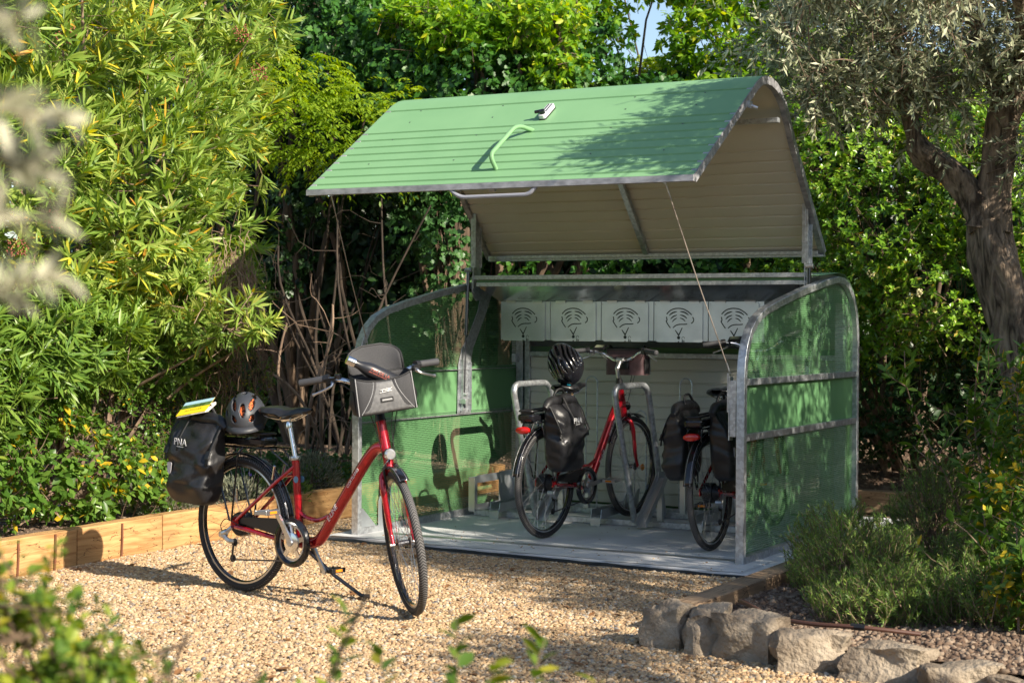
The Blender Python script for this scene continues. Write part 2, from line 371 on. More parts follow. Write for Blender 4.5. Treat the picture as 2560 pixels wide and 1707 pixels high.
sb = patch(None, 3.1, 6.2, -4.0, 3.32, .1, bedz, lambda x, y: x > 3.12 and y > -2.24-.20*(x-3.04))
o = scatter('soil_bed', sb, MT['clod'], MT['soil'], 2600, .004, .020, ico=1, flat=.8, seed=9, rough=.5, sink=.1)
tag(o, 'bare stony soil of the right planting bed behind the rock edging', 'soil')
def leftz(x, y): return .12+.06*min(1, max(0, (-x-.8)/1.5))+.03*noise.noise(Vector((x*1.7, y*1.7, 8)))+.01*noise.noise(Vector((x*8, y*8, 1)))
lb = patch(None, -5.6, -.8, -4.2, 4.4, .1, leftz, lambda x, y: x < -.78)
o = scatter('leaf_litter_soil', lb, MT['clod'], MT['soil'], 700, .004, .016, ico=1, flat=.6, seed=4, rough=.5, sink=.1)
tag(o, 'dry brown soil behind the left timber edging', 'soil')
def rearz(x, y): return .10+.30*min(1, max(0, (y-3.5)/1.0))+.04*noise.noise(Vector((x*1.7, y*1.7, 3)))
rb = patch(None, -1.0, 6.2, 3.42, 5.3, .1, rearz, lambda x, y: True)
o = scatter('rear_soil_bank', rb, MT['clod'], MT['soil'], 600, .006, .022, ico=1, flat=.7, seed=5, rough=.5, sink=.1)
tag(o, 'stony soil bank rising behind the bicycle shelter', 'soil')
# concrete slab
s = MB(); s.prism([(-.135, -.075), (2.80, -.315), (2.90, 2.75), (-.22, 2.75)], (0, 0, -.10), (1, 0, 0), (0, 1, 0), .10)
o = s.build('concrete_slab', MT['concrete'], smooth=0, bevel=.006); tag(o, kind='structure')
s = MB(); s.add([(.16, .14, .004), (2.585, .105, .004), (2.585, .175, .004), (.16, .21, .004)], [(0, 1, 2, 3)])
tag(s.build('threshold_strip', MT['galvanised_sheet'], smooth=0), 'thin flat metal strip set in the slab across the shelter mouth', 'metal strip')
s = MB(); pts = []
for i in range(60):
    x = -.13+2.95*i/59; y = slab_front(x); pts.append(((x, y+.004, -.012+.006*noise.noise(Vector((x*6, 0, 0)))), (x, y-.018-.008*noise.noise(Vector((x*9, 0, 3))), -.024)))
s.grid([[a[0], a[1]] for a in pts]); o = s.build('weed_membrane', MT['membrane'], smooth=0, solid=.003)
tag(o, 'ragged black membrane edge between the gravel and the concrete slab', 'membrane')
# scattered fallen leaves and stray pebbles (litter nobody could count)
def litter(name, n, region, sz, cols, label, cat, seed):
    r2 = np.random.default_rng(seed); m = MB()
    for i in range(n):
        x, y, z = region(r2); a = r2.uniform(0, 6.28); L_ = r2.uniform(*sz); u = Vector((math.cos(a), math.sin(a), r2.uniform(-.2, .3)))*L_; v = Vector((-math.sin(a), math.cos(a), r2.uniform(-.2, .2)))*L_*.22
        c = Vector((x, y, z)); m.add([c-u*.5, c+v+Vector((0, 0, L_*.08)), c+u*.5, c-v], [(0, 1, 2, 3)])
    return tag(m.build(name, cols, smooth=0), label, cat, kind='stuff')
def r_gravel(r2):
    while True:
        x, y = r2.uniform(-.65, 4.6), r2.uniform(-4, 0)
        if in_gravel(x, y): return x, y, gz(x, y)+.012
litter('fallen_leaves', 260, r_gravel, (.03, .08), mat('dry_leaf', (.22, .10, .035), .8), 'dry fallen leaves scattered over the gravel', 'fallen leaves', 3)
sp_ = patch(None, -.1, 2.75, -.30, .35, .05, lambda x, y: .003, lambda x, y: y > slab_front(x)+.03)
o = scatter('stray_gravel', sp_, MT['pebble'], MT['concrete'], 45, .003, .009, seed=31, sink=0); tag(o, 'a few stray pebbles kicked onto the front edge of the slab', 'stray gravel')
litter('slab_litter', 90, lambda r2: (r2.uniform(.1, 2.6), r2.uniform(-.1, 1.9), .006), (.008, .03), MT['dry_leaf'], 'bits of leaf and grit lying on the concrete slab', 'litter', 4)
# timber edging: each sleeper a thing
def sleeper(p, q, wd, h, z0, material, label, group, rods=()):
    p = Vector(p); q = Vector(q); d = q-p; L = d.length; rz = math.atan2(-d.x, d.y)
    m = MB(); n = 14; P = []
    ring = [(0, 0), (wd, 0), (wd, h), (0, h)]; vs = []; fs = []
    for i in range(n+1):
        for k, (a, b) in enumerate(ring):
            j = noise.noise(Vector((p.x*3+i*.35, p.y+k*5, 1)))*.004
            vs.append((a+j, L*i/n, b+j*.8))
    for i in range(n):
        for k in range(4):
            l = (k+1) % 4; fs.append((i*4+k, i*4+l, i*4+4+l, i*4+4+k))
    fs += [(0, 3, 2, 1)[::-1], tuple(n*4+k for k in (0, 1, 2, 3))]
    m.add(vs, [f[::-1] for f in fs])
    e = m.build('timber_sleeper', material, smooth=25, bevel=.005); e.location = (p.x, p.y, z0); e.rotation_euler = (0, 0, rz)
    tag(e, label, 'timber sleeper', group)
    for t, dx in rods:
        r = MB(); r.tube([(dx, t, -.03), (dx+(.004 if dx > .05 else -.004), t+.006, h*.55), (dx, t+.01, h-.008)], .0062, 8)
        r.build('rebar_stake', MT['rust'], e)
    return e
LG = 'timber sleepers edging the left bed'
LP = [(-.615, -2.60), (-.665, -1.78), (-.705, -1.0), (-.73, .10), (-.745, 1.22), (-.75, 2.35), (-.75, 3.42)]
LT = ['sunlit timber sleeper at the lower left corner with its end grain showing', 'second timber sleeper from the left corner with a long crack across it', 'timber sleeper behind the rear wheel of the red bicycle', 'timber sleeper with dotted light beside the front of the shelter', 'timber sleeper seen through the left mesh panel', 'farthest timber sleeper of the left edging, behind the shelter side']
for i in range(6):
    a, b = LP[i], LP[i+1]
    rods = {0: ((.32, .106), (.0+.62, .106)), 1: ((.38, .106),), 3: ((.35, .106),)}.get(i, ())
    sleeper((a[0]-.10, a[1], 0), (b[0]-.10, b[1]-.004, 0), .10, .22, -.04, MT['timber_new'], LT[i], LG, rods)
RG = 'timber sleepers edging the right bed'
for (a, b, lab) in (((2.985, -1.965), (2.990, -.95), 'timber sleeper lying between the gravel and the rocks, its sawn end to the camera'), ((2.992, -.945), (2.995, .60), 'timber sleeper below the right side panel, half under rosemary'), ((2.996, .605), (3.0, 2.2), 'timber sleeper beside the rear of the right side panel')):
    sleeper((a[0], a[1], 0), (b[0], b[1], 0), .13, .14, -.06, MT['timber_grey'], lab, RG)
for (a, b, lab) in (((.98, 3.40), (-.95, 3.36), 'shaded timber sleeper behind the left half of the shelter'), ((3.05, 3.42), (1.0, 3.40), 'shaded timber sleeper behind the right half of the shelter'), ((5.2, 3.45), (3.08, 3.42), 'shaded timber sleeper at the foot of the dark hedge')):
    sleeper(a+(0,), b+(0,), .09, .17, -.05, MT['timber_grey'], lab, 'timber sleepers behind the shelter')
# rocks
def rock(name, c, sz, rz, seed, mt, label, group, subd=4, cat='rock'):
    import bmesh
    bm = bmesh.new(); bmesh.ops.create_cube(bm, size=1)
    bmesh.ops.subdivide_edges(bm, edges=bm.edges[:], cuts=9, use_grid_fill=True)
    for v in bm.verts:
        p = v.co.copy(); sph = p.normalized()*.62; p = p.lerp(sph, .30)
        q = p+Vector((seed*7.1, 0, 0))
        n1 = noise.noise(q*1.6)*.26+noise.noise(q*3.7)*.11-.06*abs(noise.noise(q*6))+noise.noise(q*13)*.035
        p += p.normalized()*n1
        if p.z > .3: p.z = .3+(p.z-.3)*.65+.07*noise.noise(q*3)
        v.co = Vector((p.x*sz[0], p.y*sz[1], p.z*sz[2]))
    me = bpy.data.meshes.new(name); bm.to_mesh(me); bm.free(); me.polygons.foreach_set('use_smooth', [True]*len(me.polygons)); me.set_sharp_from_angle(angle=R(38))
    me.materials.append(mt); o = link(name, me); o.location = c; o.rotation_euler = (random.uniform(-.1, .1), random.uniform(-.1, .1), rz)
    return tag(o, label, cat, group)
RK = [((3.165, -2.26, .035), (.205, .20, .25), -.1, 'squarish brown rock at the left end of the edging, below the timber end'),
      ((3.365, -2.30, .04), (.175, .19, .25), .2, 'narrow upright rock second from the left in the edging'),
      ((3.59, -2.34, .04), (.27, .21, .26), -.25, 'large pale rock with a sunlit crest, third from the left in the edging'),
      ((3.87, -2.40, .025), (.27, .20, .22), .3, 'broad rounded rock in the middle of the edging'),
      ((4.19, -2.46, .01), (.34, .22, .21), -.05, 'long pale rock with a white chipped corner'),
      ((4.50, -2.56, .0), (.28, .22, .18), .3, 'low grey rock near the lower right corner'),
      ((4.75, -2.60, -.02), (.24, .2, .17), -.2, 'small rock with a brown stain in the lower right corner')]
for i, (c, sz, rz, lab) in enumerate(RK): rock('edging_rock', c, sz, rz, i+1, MT['limestone'], lab, 'rocks edging the right bed')
rock('edging_rock', (-.72, -2.74, .0), (.17, .16, .30), .2, 21, MT['limestone'], 'pale stone at the far left end of the timber edging', None)
h = MB(); h.tube(smooth_path([(3.22, -1.45, .04), (3.26, -1.66, .085), (3.36, -1.82, .10), (3.55, -2.0, .085), (3.75, -2.10, .09), (3.98, -2.13, .10), (4.2, -2.05, .08)], 6), .0095, 8)
o = h.build('irrigation_hose', MT['hose']); tag(o, 'thin brown irrigation hose lying on the soil in front of the rosemary', 'hose')
h = MB(); h.tube([(3.93, -2.127, .10), (3.99, -2.13, .10)], .014, 8); h.build('hose_connector', MT['black_plastic'], o)
# rear garden wall
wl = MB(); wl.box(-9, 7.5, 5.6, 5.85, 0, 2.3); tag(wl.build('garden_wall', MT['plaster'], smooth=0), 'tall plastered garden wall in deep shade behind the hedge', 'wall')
# ------------------------------------------------------------------ shelter
W, D = 2.652, 2.182
SH = empty('bike_shelter', (0, 0, 0), 0, 'green metal bicycle shelter with raised ribbed lid, perforated sides and helmet lockers', 'bicycle shelter')
PROF = [(0, 0), (0, 1.06), (.012, 1.15), (.045, 1.24), (.11, 1.33), (.21, 1.40), (.36, 1.455), (.6, 1.505), (1.05, 1.585), (1.5, 1.65), (1.72, 1.675), (1.86, 1.668), (1.97, 1.63), (2.07, 1.56), (2.14, 1.46), (2.175, 1.33), (2.18, 1.2), (2.18, 0)]
def inset(poly, d):
    n = len(poly); out = []
    for i in range(n):
        p = Vector(poly[i]); a = (p-Vector(poly[i-1])).normalized(); b = (Vector(poly[(i+1) % n])-p).normalized()
        na = Vector((a.y, -a.x)); nb = Vector((b.y, -b.x)); m = (na+nb)
        m = m/max(.3, m.dot(na)) if m.length > 1e-6 else na
        out.append((p.x+m.x*d, p.y+m.y*d))
    return out
def clip(poly, z0, z1):
    def c1(P, f, ev):
        out = []
        for i in range(len(P)):
            a = P[i-1]; b = P[i]
            if f(a) != f(b): out.append(ev(a, b))
            if f(b): out.append(b)
        return out
    def at(z): return lambda a, b: (a[0]+(b[0]-a[0])*(z-a[1])/(b[1]-a[1]), z)
    P = c1(poly, lambda p: p[1] >= z0, at(z0)); return c1(P, lambda p: p[1] <= z1, at(z1))
def side_panel(x_out, sgn):
    """x_out: outer face, sgn +1 for right"""
    inn = inset(PROF, .042); n = len(PROF); m = MB(); t = .05
    vs = []
    for (y, z) in PROF: vs += [(x_out, y, z), (x_out-sgn*t, y, z)]
    for (y, z) in inn: vs += [(x_out, y, z), (x_out-sgn*t, y, z)]
    fs = []
    for i in range(n):
        j = (i+1) % n; a, b, c, d = i*2, i*2+1, j*2, j*2+1; e, f, g_, h_ = 2*n+i*2, 2*n+i*2+1, 2*n+j*2, 2*n+j*2+1
        q = [(a, b, d, c), (e, g_, h_, f), (a, c, g_, e), (b, f, h_, d)]
        fs += q if sgn > 0 else [x[::-1] for x in q]
    m.add(vs, fs); fr = m.build('side_panel_frame', MT['galvanised'], SH, smooth=25, bevel=.003)
    xs = x_out-sgn*.034
    for nm, z0, z1, mt in (('perforated_sheet', .04, .735, 'perforated_green_shaded'), ('solid_sheet', .735, 1.045, 'panel_green_shaded'), ('perforated_sheet', 1.045, 1.68, 'perforated_green_shaded')):
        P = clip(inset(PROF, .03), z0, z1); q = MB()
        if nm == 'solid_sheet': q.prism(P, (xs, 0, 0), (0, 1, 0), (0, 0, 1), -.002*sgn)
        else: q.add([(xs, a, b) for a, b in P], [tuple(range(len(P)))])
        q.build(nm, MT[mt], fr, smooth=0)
    for z in (.715, 1.03):
        q = MB(); xa = x_out-sgn*.002; q.box(xa, xs+sgn*.004, .043, 2.137, z-.019, z+.019); q.build('rail', MT['galvanised'], fr, smooth=0, bevel=.002)
        q = MB(); q.box(xs-sgn*.004, xs-sgn*.022, .06, 2.137, z-.002, z+.002); q.build('flange', MT['galvanised_worn'], fr, smooth=0)
    q = MB(); q.box(x_out-sgn*.001, x_out-sgn*.03, -.001+.0, 2.18, 0.0, .004); 
    for y in (.45, 1.25): q.obox((xs-sgn*.008, y, 1.58 if y > 1 else 1.45), ((1, 0, 0), (0, 1, 0), (0, 0, 1)), (.012, .05, .04))
    q.split('clip', MT['galvanised'], fr, smooth=0)
    return fr
side_panel(W, 1); side_panel(0, -1)
# foot brackets of the left panel
b = MB(); b.prism([(.0, 0), (.17, 0), (.17, .04), (.02, .16), (0, .16)], (.036, .05, .005), (0, 1, 0), (0, 0, 1), .006)
b.prism([(0, 0), (.11, 0), (.11, .24), (.03, .24), (0, .19)], (.045, .24, .005), (0, 1, 0), (0, 0, 1), .006)
b.split('foot_bracket', MT['galvanised_sheet'], SH, smooth=0, bevel=.002)
# curved arm brackets + gas struts both sides
for sgn, x0 in ((1, .044), (-1, W-.049)):
    b = MB(); b.prism([(1.25, .72), (1.44, .72), (1.44, 1.10), (1.47, 1.18), (1.56, 1.30), (1.66, 1.44), (1.76, 1.60), (1.60, 1.60), (1.53, 1.44), (1.41, 1.28), (1.31, 1.18), (1.26, 1.06)], (x0, 0, 0), (0, 1, 0), (0, 0, 1), .005)
    arm = b.build('hinge_bracket', MT['galvanised'], SH, smooth=0, bevel=.002)
    b = MB(); b.box(x0+sgn*.006, x0+sgn*.03, 1.285, 1.291, .74, 1.10); b.box(x0+sgn*.006, x0+sgn*.03, 1.40, 1.406, .74, 1.08); b.split('bracket_flange', MT['galvanised'], arm, smooth=0)
    xs = .075 if sgn > 0 else W-.075
    b = MB(); b.cyl((xs, 1.347, 1.725), (xs, 1.318, 1.27), .0125, 12); st = b.build('gas_strut', MT['black_gloss'], SH)
    b = MB(); b.cyl((xs, 1.318, 1.27), (xs, 1.30, .86), .0055, 8); b.build('strut_rod', MT['dark_steel'], st)
    b = MB(); b.cyl((xs-.02, 1.30, .855), (xs+.02, 1.30, .855), .014, 10); b.box(xs-.03, xs+.03, 1.27, 1.35, .79, .825); b.cyl((xs-.025, 1.347, 1.73), (xs+.025, 1.347, 1.73), .016, 10); b.split('strut_mount', MT['galvanised'], st, bevel=.002)
    b = MB(); x1 = .11 if sgn > 0 else W-.11
    b.box(x1-.004, x1+.004, 1.35, 1.46, 1.60, 2.13); b.box(x1-.02, x1+.02, 1.352, 1.358, 1.75, 2.13); b.box(x1-.02, x1+.02, 1.44, 1.446, 1.75, 2.10)
    for z in (1.76, 1.88, 2.0): b.box(x1-.02, x1+.02, 1.348, 1.354, z, z+.006)
    b.build('lid_arm', MT['galvanised'], SH, smooth=0, bevel=.0015)
# hinge beam
b = MB(); b.box(.10, 2.555, 1.36, 1.40, 1.662, 1.692); hb = b.build('hinge_beam', MT['galvanised'], SH, smooth=0, bevel=.002)
b = MB(); b.box(.12, 2.545, 1.385, 1.39, 1.642, 1.662); b.build('green_strip', MT['green_paint'], hb, smooth=0)
b = MB(); b.box(.13, 2.555, 1.358, 1.392, 1.615, 1.642); b.build('lower_rail', MT['galvanised'], hb, smooth=0, bevel=.002)
b = MB(); b.prism([(1.36, 1.69), (1.36, 1.58), (1.38, 1.54), (1.42, 1.515), (1.56, 1.53), (1.60, 1.60), (1.60, 1.69)], (.095, 0, 0), (0, 1, 0), (0, 0, 1), .006); b.build('end_plate', MT['galvanised'], hb, smooth=0)
b = MB(); b.prism([(1.36, 1.69), (1.36, 1.58), (1.38, 1.54), (1.42, 1.515), (1.56, 1.53), (1.60, 1.60), (1.60, 1.69)], (W-.1, 0, 0), (0, 1, 0), (0, 0, 1), .006); b.build('end_plate', MT['galvanised'], hb, smooth=0)
# rear fixed cover: outer green, inner galvanised
RC = [(1.40, 1.672), (1.75, 1.70), (1.88, 1.69), (1.99, 1.65), (2.09, 1.58), (2.16, 1.48), (2.20, 1.35), (2.205, 1.2), (2.205, .02)]
b = MB(); b.grid([[(x, y, z) for (y, z) in RC] for x in (.012, W-.012)]); b.build('rear_cover', MT['green_paint'], SH, smooth=30, solid=.002)
b = MB(); b.grid([[(x, y-.012, z-.012) for (y, z) in RC[:-1]] for x in (.056, W-.056)]); b.build('rear_cover_lining', MT['galvanised_sheet'], SH, smooth=30, solid=.001)
# back wall with horizontal ribs (beige)
def ribs(zs, depth, wgap):
    out = []
    for a, b_ in zs: out += [(a, 0), (b_-wgap, 0), (b_-wgap*.7, depth), (b_-wgap*.3, depth)]
    return out
b = MB(); P = ribs([(.06+i*.0885, .06+(i+1)*.0885) for i in range(12)], .012, .014)
b.grid([[(x, 2.150+d, z) for (z, d) in P] for x in (.155, 2.50)]); b.build('back_wall', MT['beige_paint'], SH, smooth=0)
b = MB(); b.box(.15, 2.5, 2.135, 2.15, 1.115, 1.15); b.box(.045, .10, 2.12, 2.16, 0, 1.55); b.box(.115, .155, 2.125, 2.16, 0, 1.55); b.box(2.50, 2.58, 2.12, 2.16, 0, 1.55)
b.box(.10, 2.55, 2.12, 2.15, .005, .045); b.split('back_frame', MT['galvanised'], SH, smooth=0, bevel=.002)
b = MB(); b.box(.0+.04, .07, 2.06, 2.13, 1.07, 1.13); b.box(.04, .07, 2.06, 2.13, .70, .76); b.split('corner_joint', MT['galvanised'], SH, smooth=0, bevel=.003)
# sloping tray above the lockers
b = MB(); b.add([(.13, 1.372, 1.618), (2.50, 1.372, 1.618), (2.47, 1.515, 1.512), (.245, 1.515, 1.512)], [(0, 1, 2, 3)]); b.build('locker_tray', MT['tray_steel'], SH, smooth=0, solid=.002)
# helmet lockers
def stroke(mb, pts, wd, y, tp=1.0):
    """flat ribbon in the x-z plane at depth y"""
    P = smooth_path([(p[0], 0, p[1]) for p in pts], 5); a = []; n = len(P)
    for i, p in enumerate(P):
        t = (P[min(i+1, n-1)]-P[max(i-1, 0)]).normalized(); nn = Vector((-t.z, 0, t.x)); k = i/(n-1); ww = wd*(1-tp*.75*abs(2*k-1)**2.5) if tp < 1.5 else wd
        a.append([(p.x+nn.x*ww/2, y, p.z+nn.z*ww/2), (p.x-nn.x*ww/2, y, p.z-nn.z*ww/2)])
    mb.grid(a)
for i in range(6):
    cx_ = .440+.3945*i
    if i == 5: x0, x1 = cx_-.187, cx_-.187+.13
    else: x0, x1 = cx_-.187, cx_+.187
    if i == 5: continue
    b = MB(); b.box(cx_-.1955, cx_+.1955, 1.520, 1.80, 1.243, 1.511); lk = b.build('helmet_locker', MT['galvanised_sheet'], SH, smooth=0, bevel=.002)
    b = MB(); pl = roundpoly([(cx_-.176, 1.236, 0), (cx_+.160, 1.236, 0), (cx_+.160, 1.503, 0), (cx_-.176, 1.503, 0)], .014, 4, True)
    b.prism([(p.x, p.y) for p in pl], (0, 1.517, 0), (1, 0, 0), (0, 0, 1), .004); b.build('locker_door', MT['galvanised_sheet'], lk, smooth=0, bevel=.0012)
    for dx in (-.11, .10):
        b = MB(); b.cyl((cx_+dx-.038, 1.511, 1.514), (cx_+dx+.038, 1.511, 1.514), .006, 8); b.box(cx_+dx-.036, cx_+dx+.036, 1.5105, 1.5125, 1.494, 1.512); b.build('hinge', MT['alloy'], lk, smooth=20)
    q = MB(); y = 1.5122; ox, oz = cx_-.012, 1.375
    S = lambda pts, wd=.0062, tp=1.0: stroke(q, [(ox+px, oz+pz) for px, pz in pts], wd, y, tp)
    S([(-.088, .050), (-.06, .075), (-.02, .088), (.03, .085), (.07, .065), (.094, .045)], .0075, 2)
    for k, (hw, zz) in enumerate(((.070, .058), (.060, .034), (.048, .014))):
        S([(-hw, zz-.018), (-hw*.65, zz), (-.012, zz+.010)], .0095-.001*k); S([(.008, zz+.010), (hw*.6, zz+.004), (hw*1.02, zz-.014)], .0095-.001*k)
    S([(.10, .030), (.108, .015), (.103, -.002), (.090, -.012)], .0072, 2)
    S([(-.090, .032), (-.085, .010), (-.091, .002), (-.078, -.020), (-.060, -.043)], .0072, 2)
    S([(-.042, -.042), (-.020, -.026), (.005, -.019), (.040, -.018), (.062, -.016)], .0072, 2)
    q.add([(ox+a, y, oz+c) for a, c in ((-.028, -.058), (-.022, -.056), (.0, -.084), (.023, -.040), (.029, -.042), (.003, -.096), (-.003, -.096))], [(0, 1, 2, 6), (2, 3, 4, 5), (2, 5, 6)])
    q.lathe([(0, 0), (.0115, 0)], (ox, y, oz-.108), (0, 1, 0), 16); q.lathe([(0, 0), (.0048, 0)], (ox, y, oz-.136), (0, 1, 0), 10)
    q.add([(ox+a, y, oz+c) for a, c in ((.024, -.139), (.031, -.139), (.031, -.122), (.024, -.122))], [(0, 1, 2, 3)]); q.add([(ox+a, y, oz+c) for a, c in ((.035, -.139), (.042, -.139), (.042, -.126), (.035, -.126))], [(0, 1, 2, 3)])
    S([(.0245, -.119), (.0245, -.107), (.033, -.101), (.0415, -.107), (.0415, -.114)], .0028, 2)
    q.build('helmet_pictogram', MT['cutout_dark'], lk, smooth=0)  # dark strips on the door stand for the shadow inside its cut-outs
    q = MB(); q.lathe([(0, -.004), (.006, -.004), (.006, 0)], (cx_-.188, 1.5205, 1.492), (0, 1, 0), 8); q.build('rivet', MT['alloy'], lk)
# ---- lid
x0, x1 = .072, 2.582
LPR = [(-.603, 2.155), (.345, 2.772), (.42, 2.808), (.50, 2.826), (.60, 2.828), (.70, 2.808), (.79, 2.766), (.87, 2.704), (.95, 2.616), (1.03, 2.508), (1.655, 1.845)]
def lid_profile(groove, off, gpos, gpos2):
    """front slope with grooves, curve, rear slope with grooves; off = offset below outer surface"""
    out = []
    def seg(a, b, gs):
        a = Vector(a); b = Vector(b); L = (b-a).length; d = (b-a)/L; nn = Vector((d.y, -d.x))  # pointing down/inside
        out.append(a+nn*off)
        for g0 in gs:
            for dd, k in ((0, 0), (.004, 1), (.016, 1), (.022, 0)): out.append(a+d*(g0+dd)+nn*(off+groove*k))
        return b
    seg(LPR[0], LPR[1], gpos)
    for i in range(1, len(LPR)-1):
        a = Vector(LPR[i]); t = (Vector(LPR[i+1])-Vector(LPR[i-1])).normalized(); out.append(a+Vector((t.y, -t.x))*off)
    seg(LPR[-2], LPR[-1], gpos2); a = Vector(LPR[-1]); t = (a-Vector(LPR[-2])).normalized(); out.append(a+Vector((t.y, -t.x))*off)
    return out
GP = [.045, .14, .235, .33, .425, .52, .615, .71, 1.03]; GP2 = [.05+.0885*i for i in range(10)]
lp = lid_profile(.009, 0, GP, GP2)
b = MB(); b.grid([[(x, p.x, p.y) for p in lp] for x in (x0, x1)]); lid = b.build('lid', MT['green_paint'], SH, smooth=22)
lp2 = lid_profile(-.010, .026, GP, GP2)
b = MB(); b.grid([[(x, p.x, p.y) for p in lp2] for x in (x0+.03, x1-.03)]); b.build('lid_lining', MT['beige_paint'], lid, smooth=22)
def strip(xa, xb, t0, t1, i0=0, i1=None, mt='galvanised_worn', name='edge_frame'):
    PR = LPR[i0:i1]; n = len(PR); A = []; B = []
    for i in range(n):
        a = Vector(PR[i]); t = (Vector(PR[min(i+1, n-1)])-Vector(PR[max(i-1, 0)])).normalized(); nn = Vector((t.y, -t.x)); A.append(a+nn*t0); B.append(a+nn*t1)
    m = MB(); vs = []
    for p in A+B: vs += [(xa, p.x, p.y), (xb, p.x, p.y)]
    fs = []
    for i in range(n-1):
        a, b_, c, d = 2*i, 2*i+1, 2*i+2, 2*i+3; e, f, g_, h_ = [q+2*n for q in (a, b_, c, d)]
        fs += [(a, b_, d, c), (e, g_, h_, f), (a, c, g_, e), (b_, f, h_, d)]
    fs += [(0, 2*n, 2*n+1, 1), (2*n-2, 2*n-1, 4*n-1, 4*n-2)]
    m.add(vs, fs); return m.build(name, MT[mt], lid, smooth=25)
strip(x1-.032, x1+.004, .0015, .05); strip(x0-.004, x0+.032, .0015, .05)
strip(1.315, 1.352, .032, .062, name='lid_rib', mt='galvanised')
d = Vector((.948, .617)).normalized()
b = MB(); b.box(x0-.003, x1+.003, -.612, -.574, 2.118, 2.153); b.build('front_beam', MT['galvanised_worn'], lid, smooth=0, bevel=.002)
b = MB(); b.box(x0+.03, x1-.03, 1.585, 1.64, 1.815, 1.838); b.box(x0+.02, x1-.0, 1.60, 1.652, 1.800, 1.816); b.split('rear_beam', MT['galvanised'], lid, smooth=0, bevel=.002)
b = MB(); b.box(x0+.03, x1-.03, .80, .84, 2.585, 2.615); b.build('inner_rail', MT['galvanised'], lid, smooth=0, bevel=.002)
# seam screws on the lid
b = MB(); nrm = Vector((0, -.545, .838))
for x in (.35, .95, 1.85, 2.3):
    for t in (.30, .62, .86, 1.02):
        p = Vector((x, LPR[0][0]+.838*t, LPR[0][1]+.545*t)); b.lathe([(0, .003), (.005, .0025), (.005, 0)], p, nrm, 8)
b.split('screw', MT['dark_steel'], lid)
# green handle on top
def on_lid(x, t, h=0): return Vector((x, LPR[0][0]+.838*t, LPR[0][1]+.545*t))+nrm*h
hp = roundpoly([on_lid(1.30, .165, -.005), on_lid(1.285, .165, .088), on_lid(1.285, .55, .088), on_lid(1.32, .655, -.005)], [0, .07, .10, 0], 7)
b = MB(); b.tube(hp, .0135, 12); b.build('lid_handle', MT['green_paint'], lid)
# grey handle below
hp = roundpoly([(1.075, -.595, 2.12), (1.14, -.60, 2.075), (1.585, -.60, 2.078), (1.63, -.595, 2.12)], [0, .06, .06, 0], 6)
b = MB(); b.tube(hp, .0125, 10); b.build('pull_handle', mat('grey_coat', (.30, .31, .36), .5), lid)
# code lock
Ml = Matrix.Translation(on_lid(1.33, .86, .002)) @ Matrix(((1, 0, 0, 0), (0, .838, -.545, 0), (0, .545, .838, 0), (0, 0, 0, 1)))
b = MB(Ml); b.prism([(p.x, p.y) for p in roundpoly([(-.026, -.085, 0), (.026, -.085, 0), (.026, .085, 0), (-.026, .085, 0)], .018, 5, True)], (0, 0, 0), (1, 0, 0), (0, 1, 0), .004); b.build('lock_gasket', MT['black_plastic'], lid)
b = MB(Ml); b.prism([(p.x, p.y) for p in roundpoly([(-.023, -.082, 0), (.023, -.082, 0), (.023, .082, 0), (-.023, .082, 0)], .018, 5, True)], (0, 0, .004), (1, 0, 0), (0, 1, 0), .026); lk = b.build('code_lock', mat('white_coat', (.7, .7, .72), .3), lid, bevel=.003)
b = MB(Ml)
for r_ in range(7):
    for c_ in range(2): b.lathe([(0, .0332), (.0048, .0325), (.005, .03)], (-.0095+.019*c_, -.022+r_*.0145, 0), (0, 0, 1), 8)
b.split('lock_button', MT['black_plastic'], lid)
b = MB(Ml); b.tube([(.0, -.055, .03), (0, -.055, .052)], .018, 12); b.tube([(.012, -.052, .045), (-.045, -.062, .045)], [.013, .010], 10); b.build('lock_knob', MT['black_gloss'], lid)
# small latch on right edge
b = MB(); b.box(2.584, 2.60, .19, .24, 2.60, 2.64); b.cyl((2.584, .22, 2.62), (2.63, .235, 2.60), .010, 8); b.split('lid_latch', MT['galvanised'], lid, smooth=20)
# cables
for a, z in (((.235, -.585, 2.12), (.05, .10, 1.22)), ((2.41, -.585, 2.12), (W-.10, .02, 1.09))):
    b = MB(); b.tube([a, (Vector(a)+Vector(z))/2+Vector((.0, -.004, -.012)), z], .0034, 6); c_ = b.build('lid_cable', MT['dark_steel'] if False else mat('cable_wire', (.34, .29, .25), .45, .2) if 'cable_wire' not in MT else MT['cable_wire'], SH)
    b = MB(); b.lathe([(0, .0), (.012, 0), (.012, .01), (.005, .016), (0, .016)], Vector(a)+Vector((0, 0, -.008)), (0, 0, 1), 8); b.cyl(Vector(a), Vector(a).lerp(Vector(z), .09), .0045, 8); b.cyl(Vector(z), Vector(z).lerp(Vector(a), .05), .005, 8); b.split('cable_fitting', MT['galvanised'], c_)
b = MB(); b.box(W-.095, W-.088, -.006, .05, .70, 1.06); b.box(W-.088, W-.052, .0, .004, .72, 1.04); b.box(W-.102, W-.095, -.01, .03, .86, 1.08); b.split('cable_bracket', MT['galvanised'], SH, smooth=0, bevel=.0015)
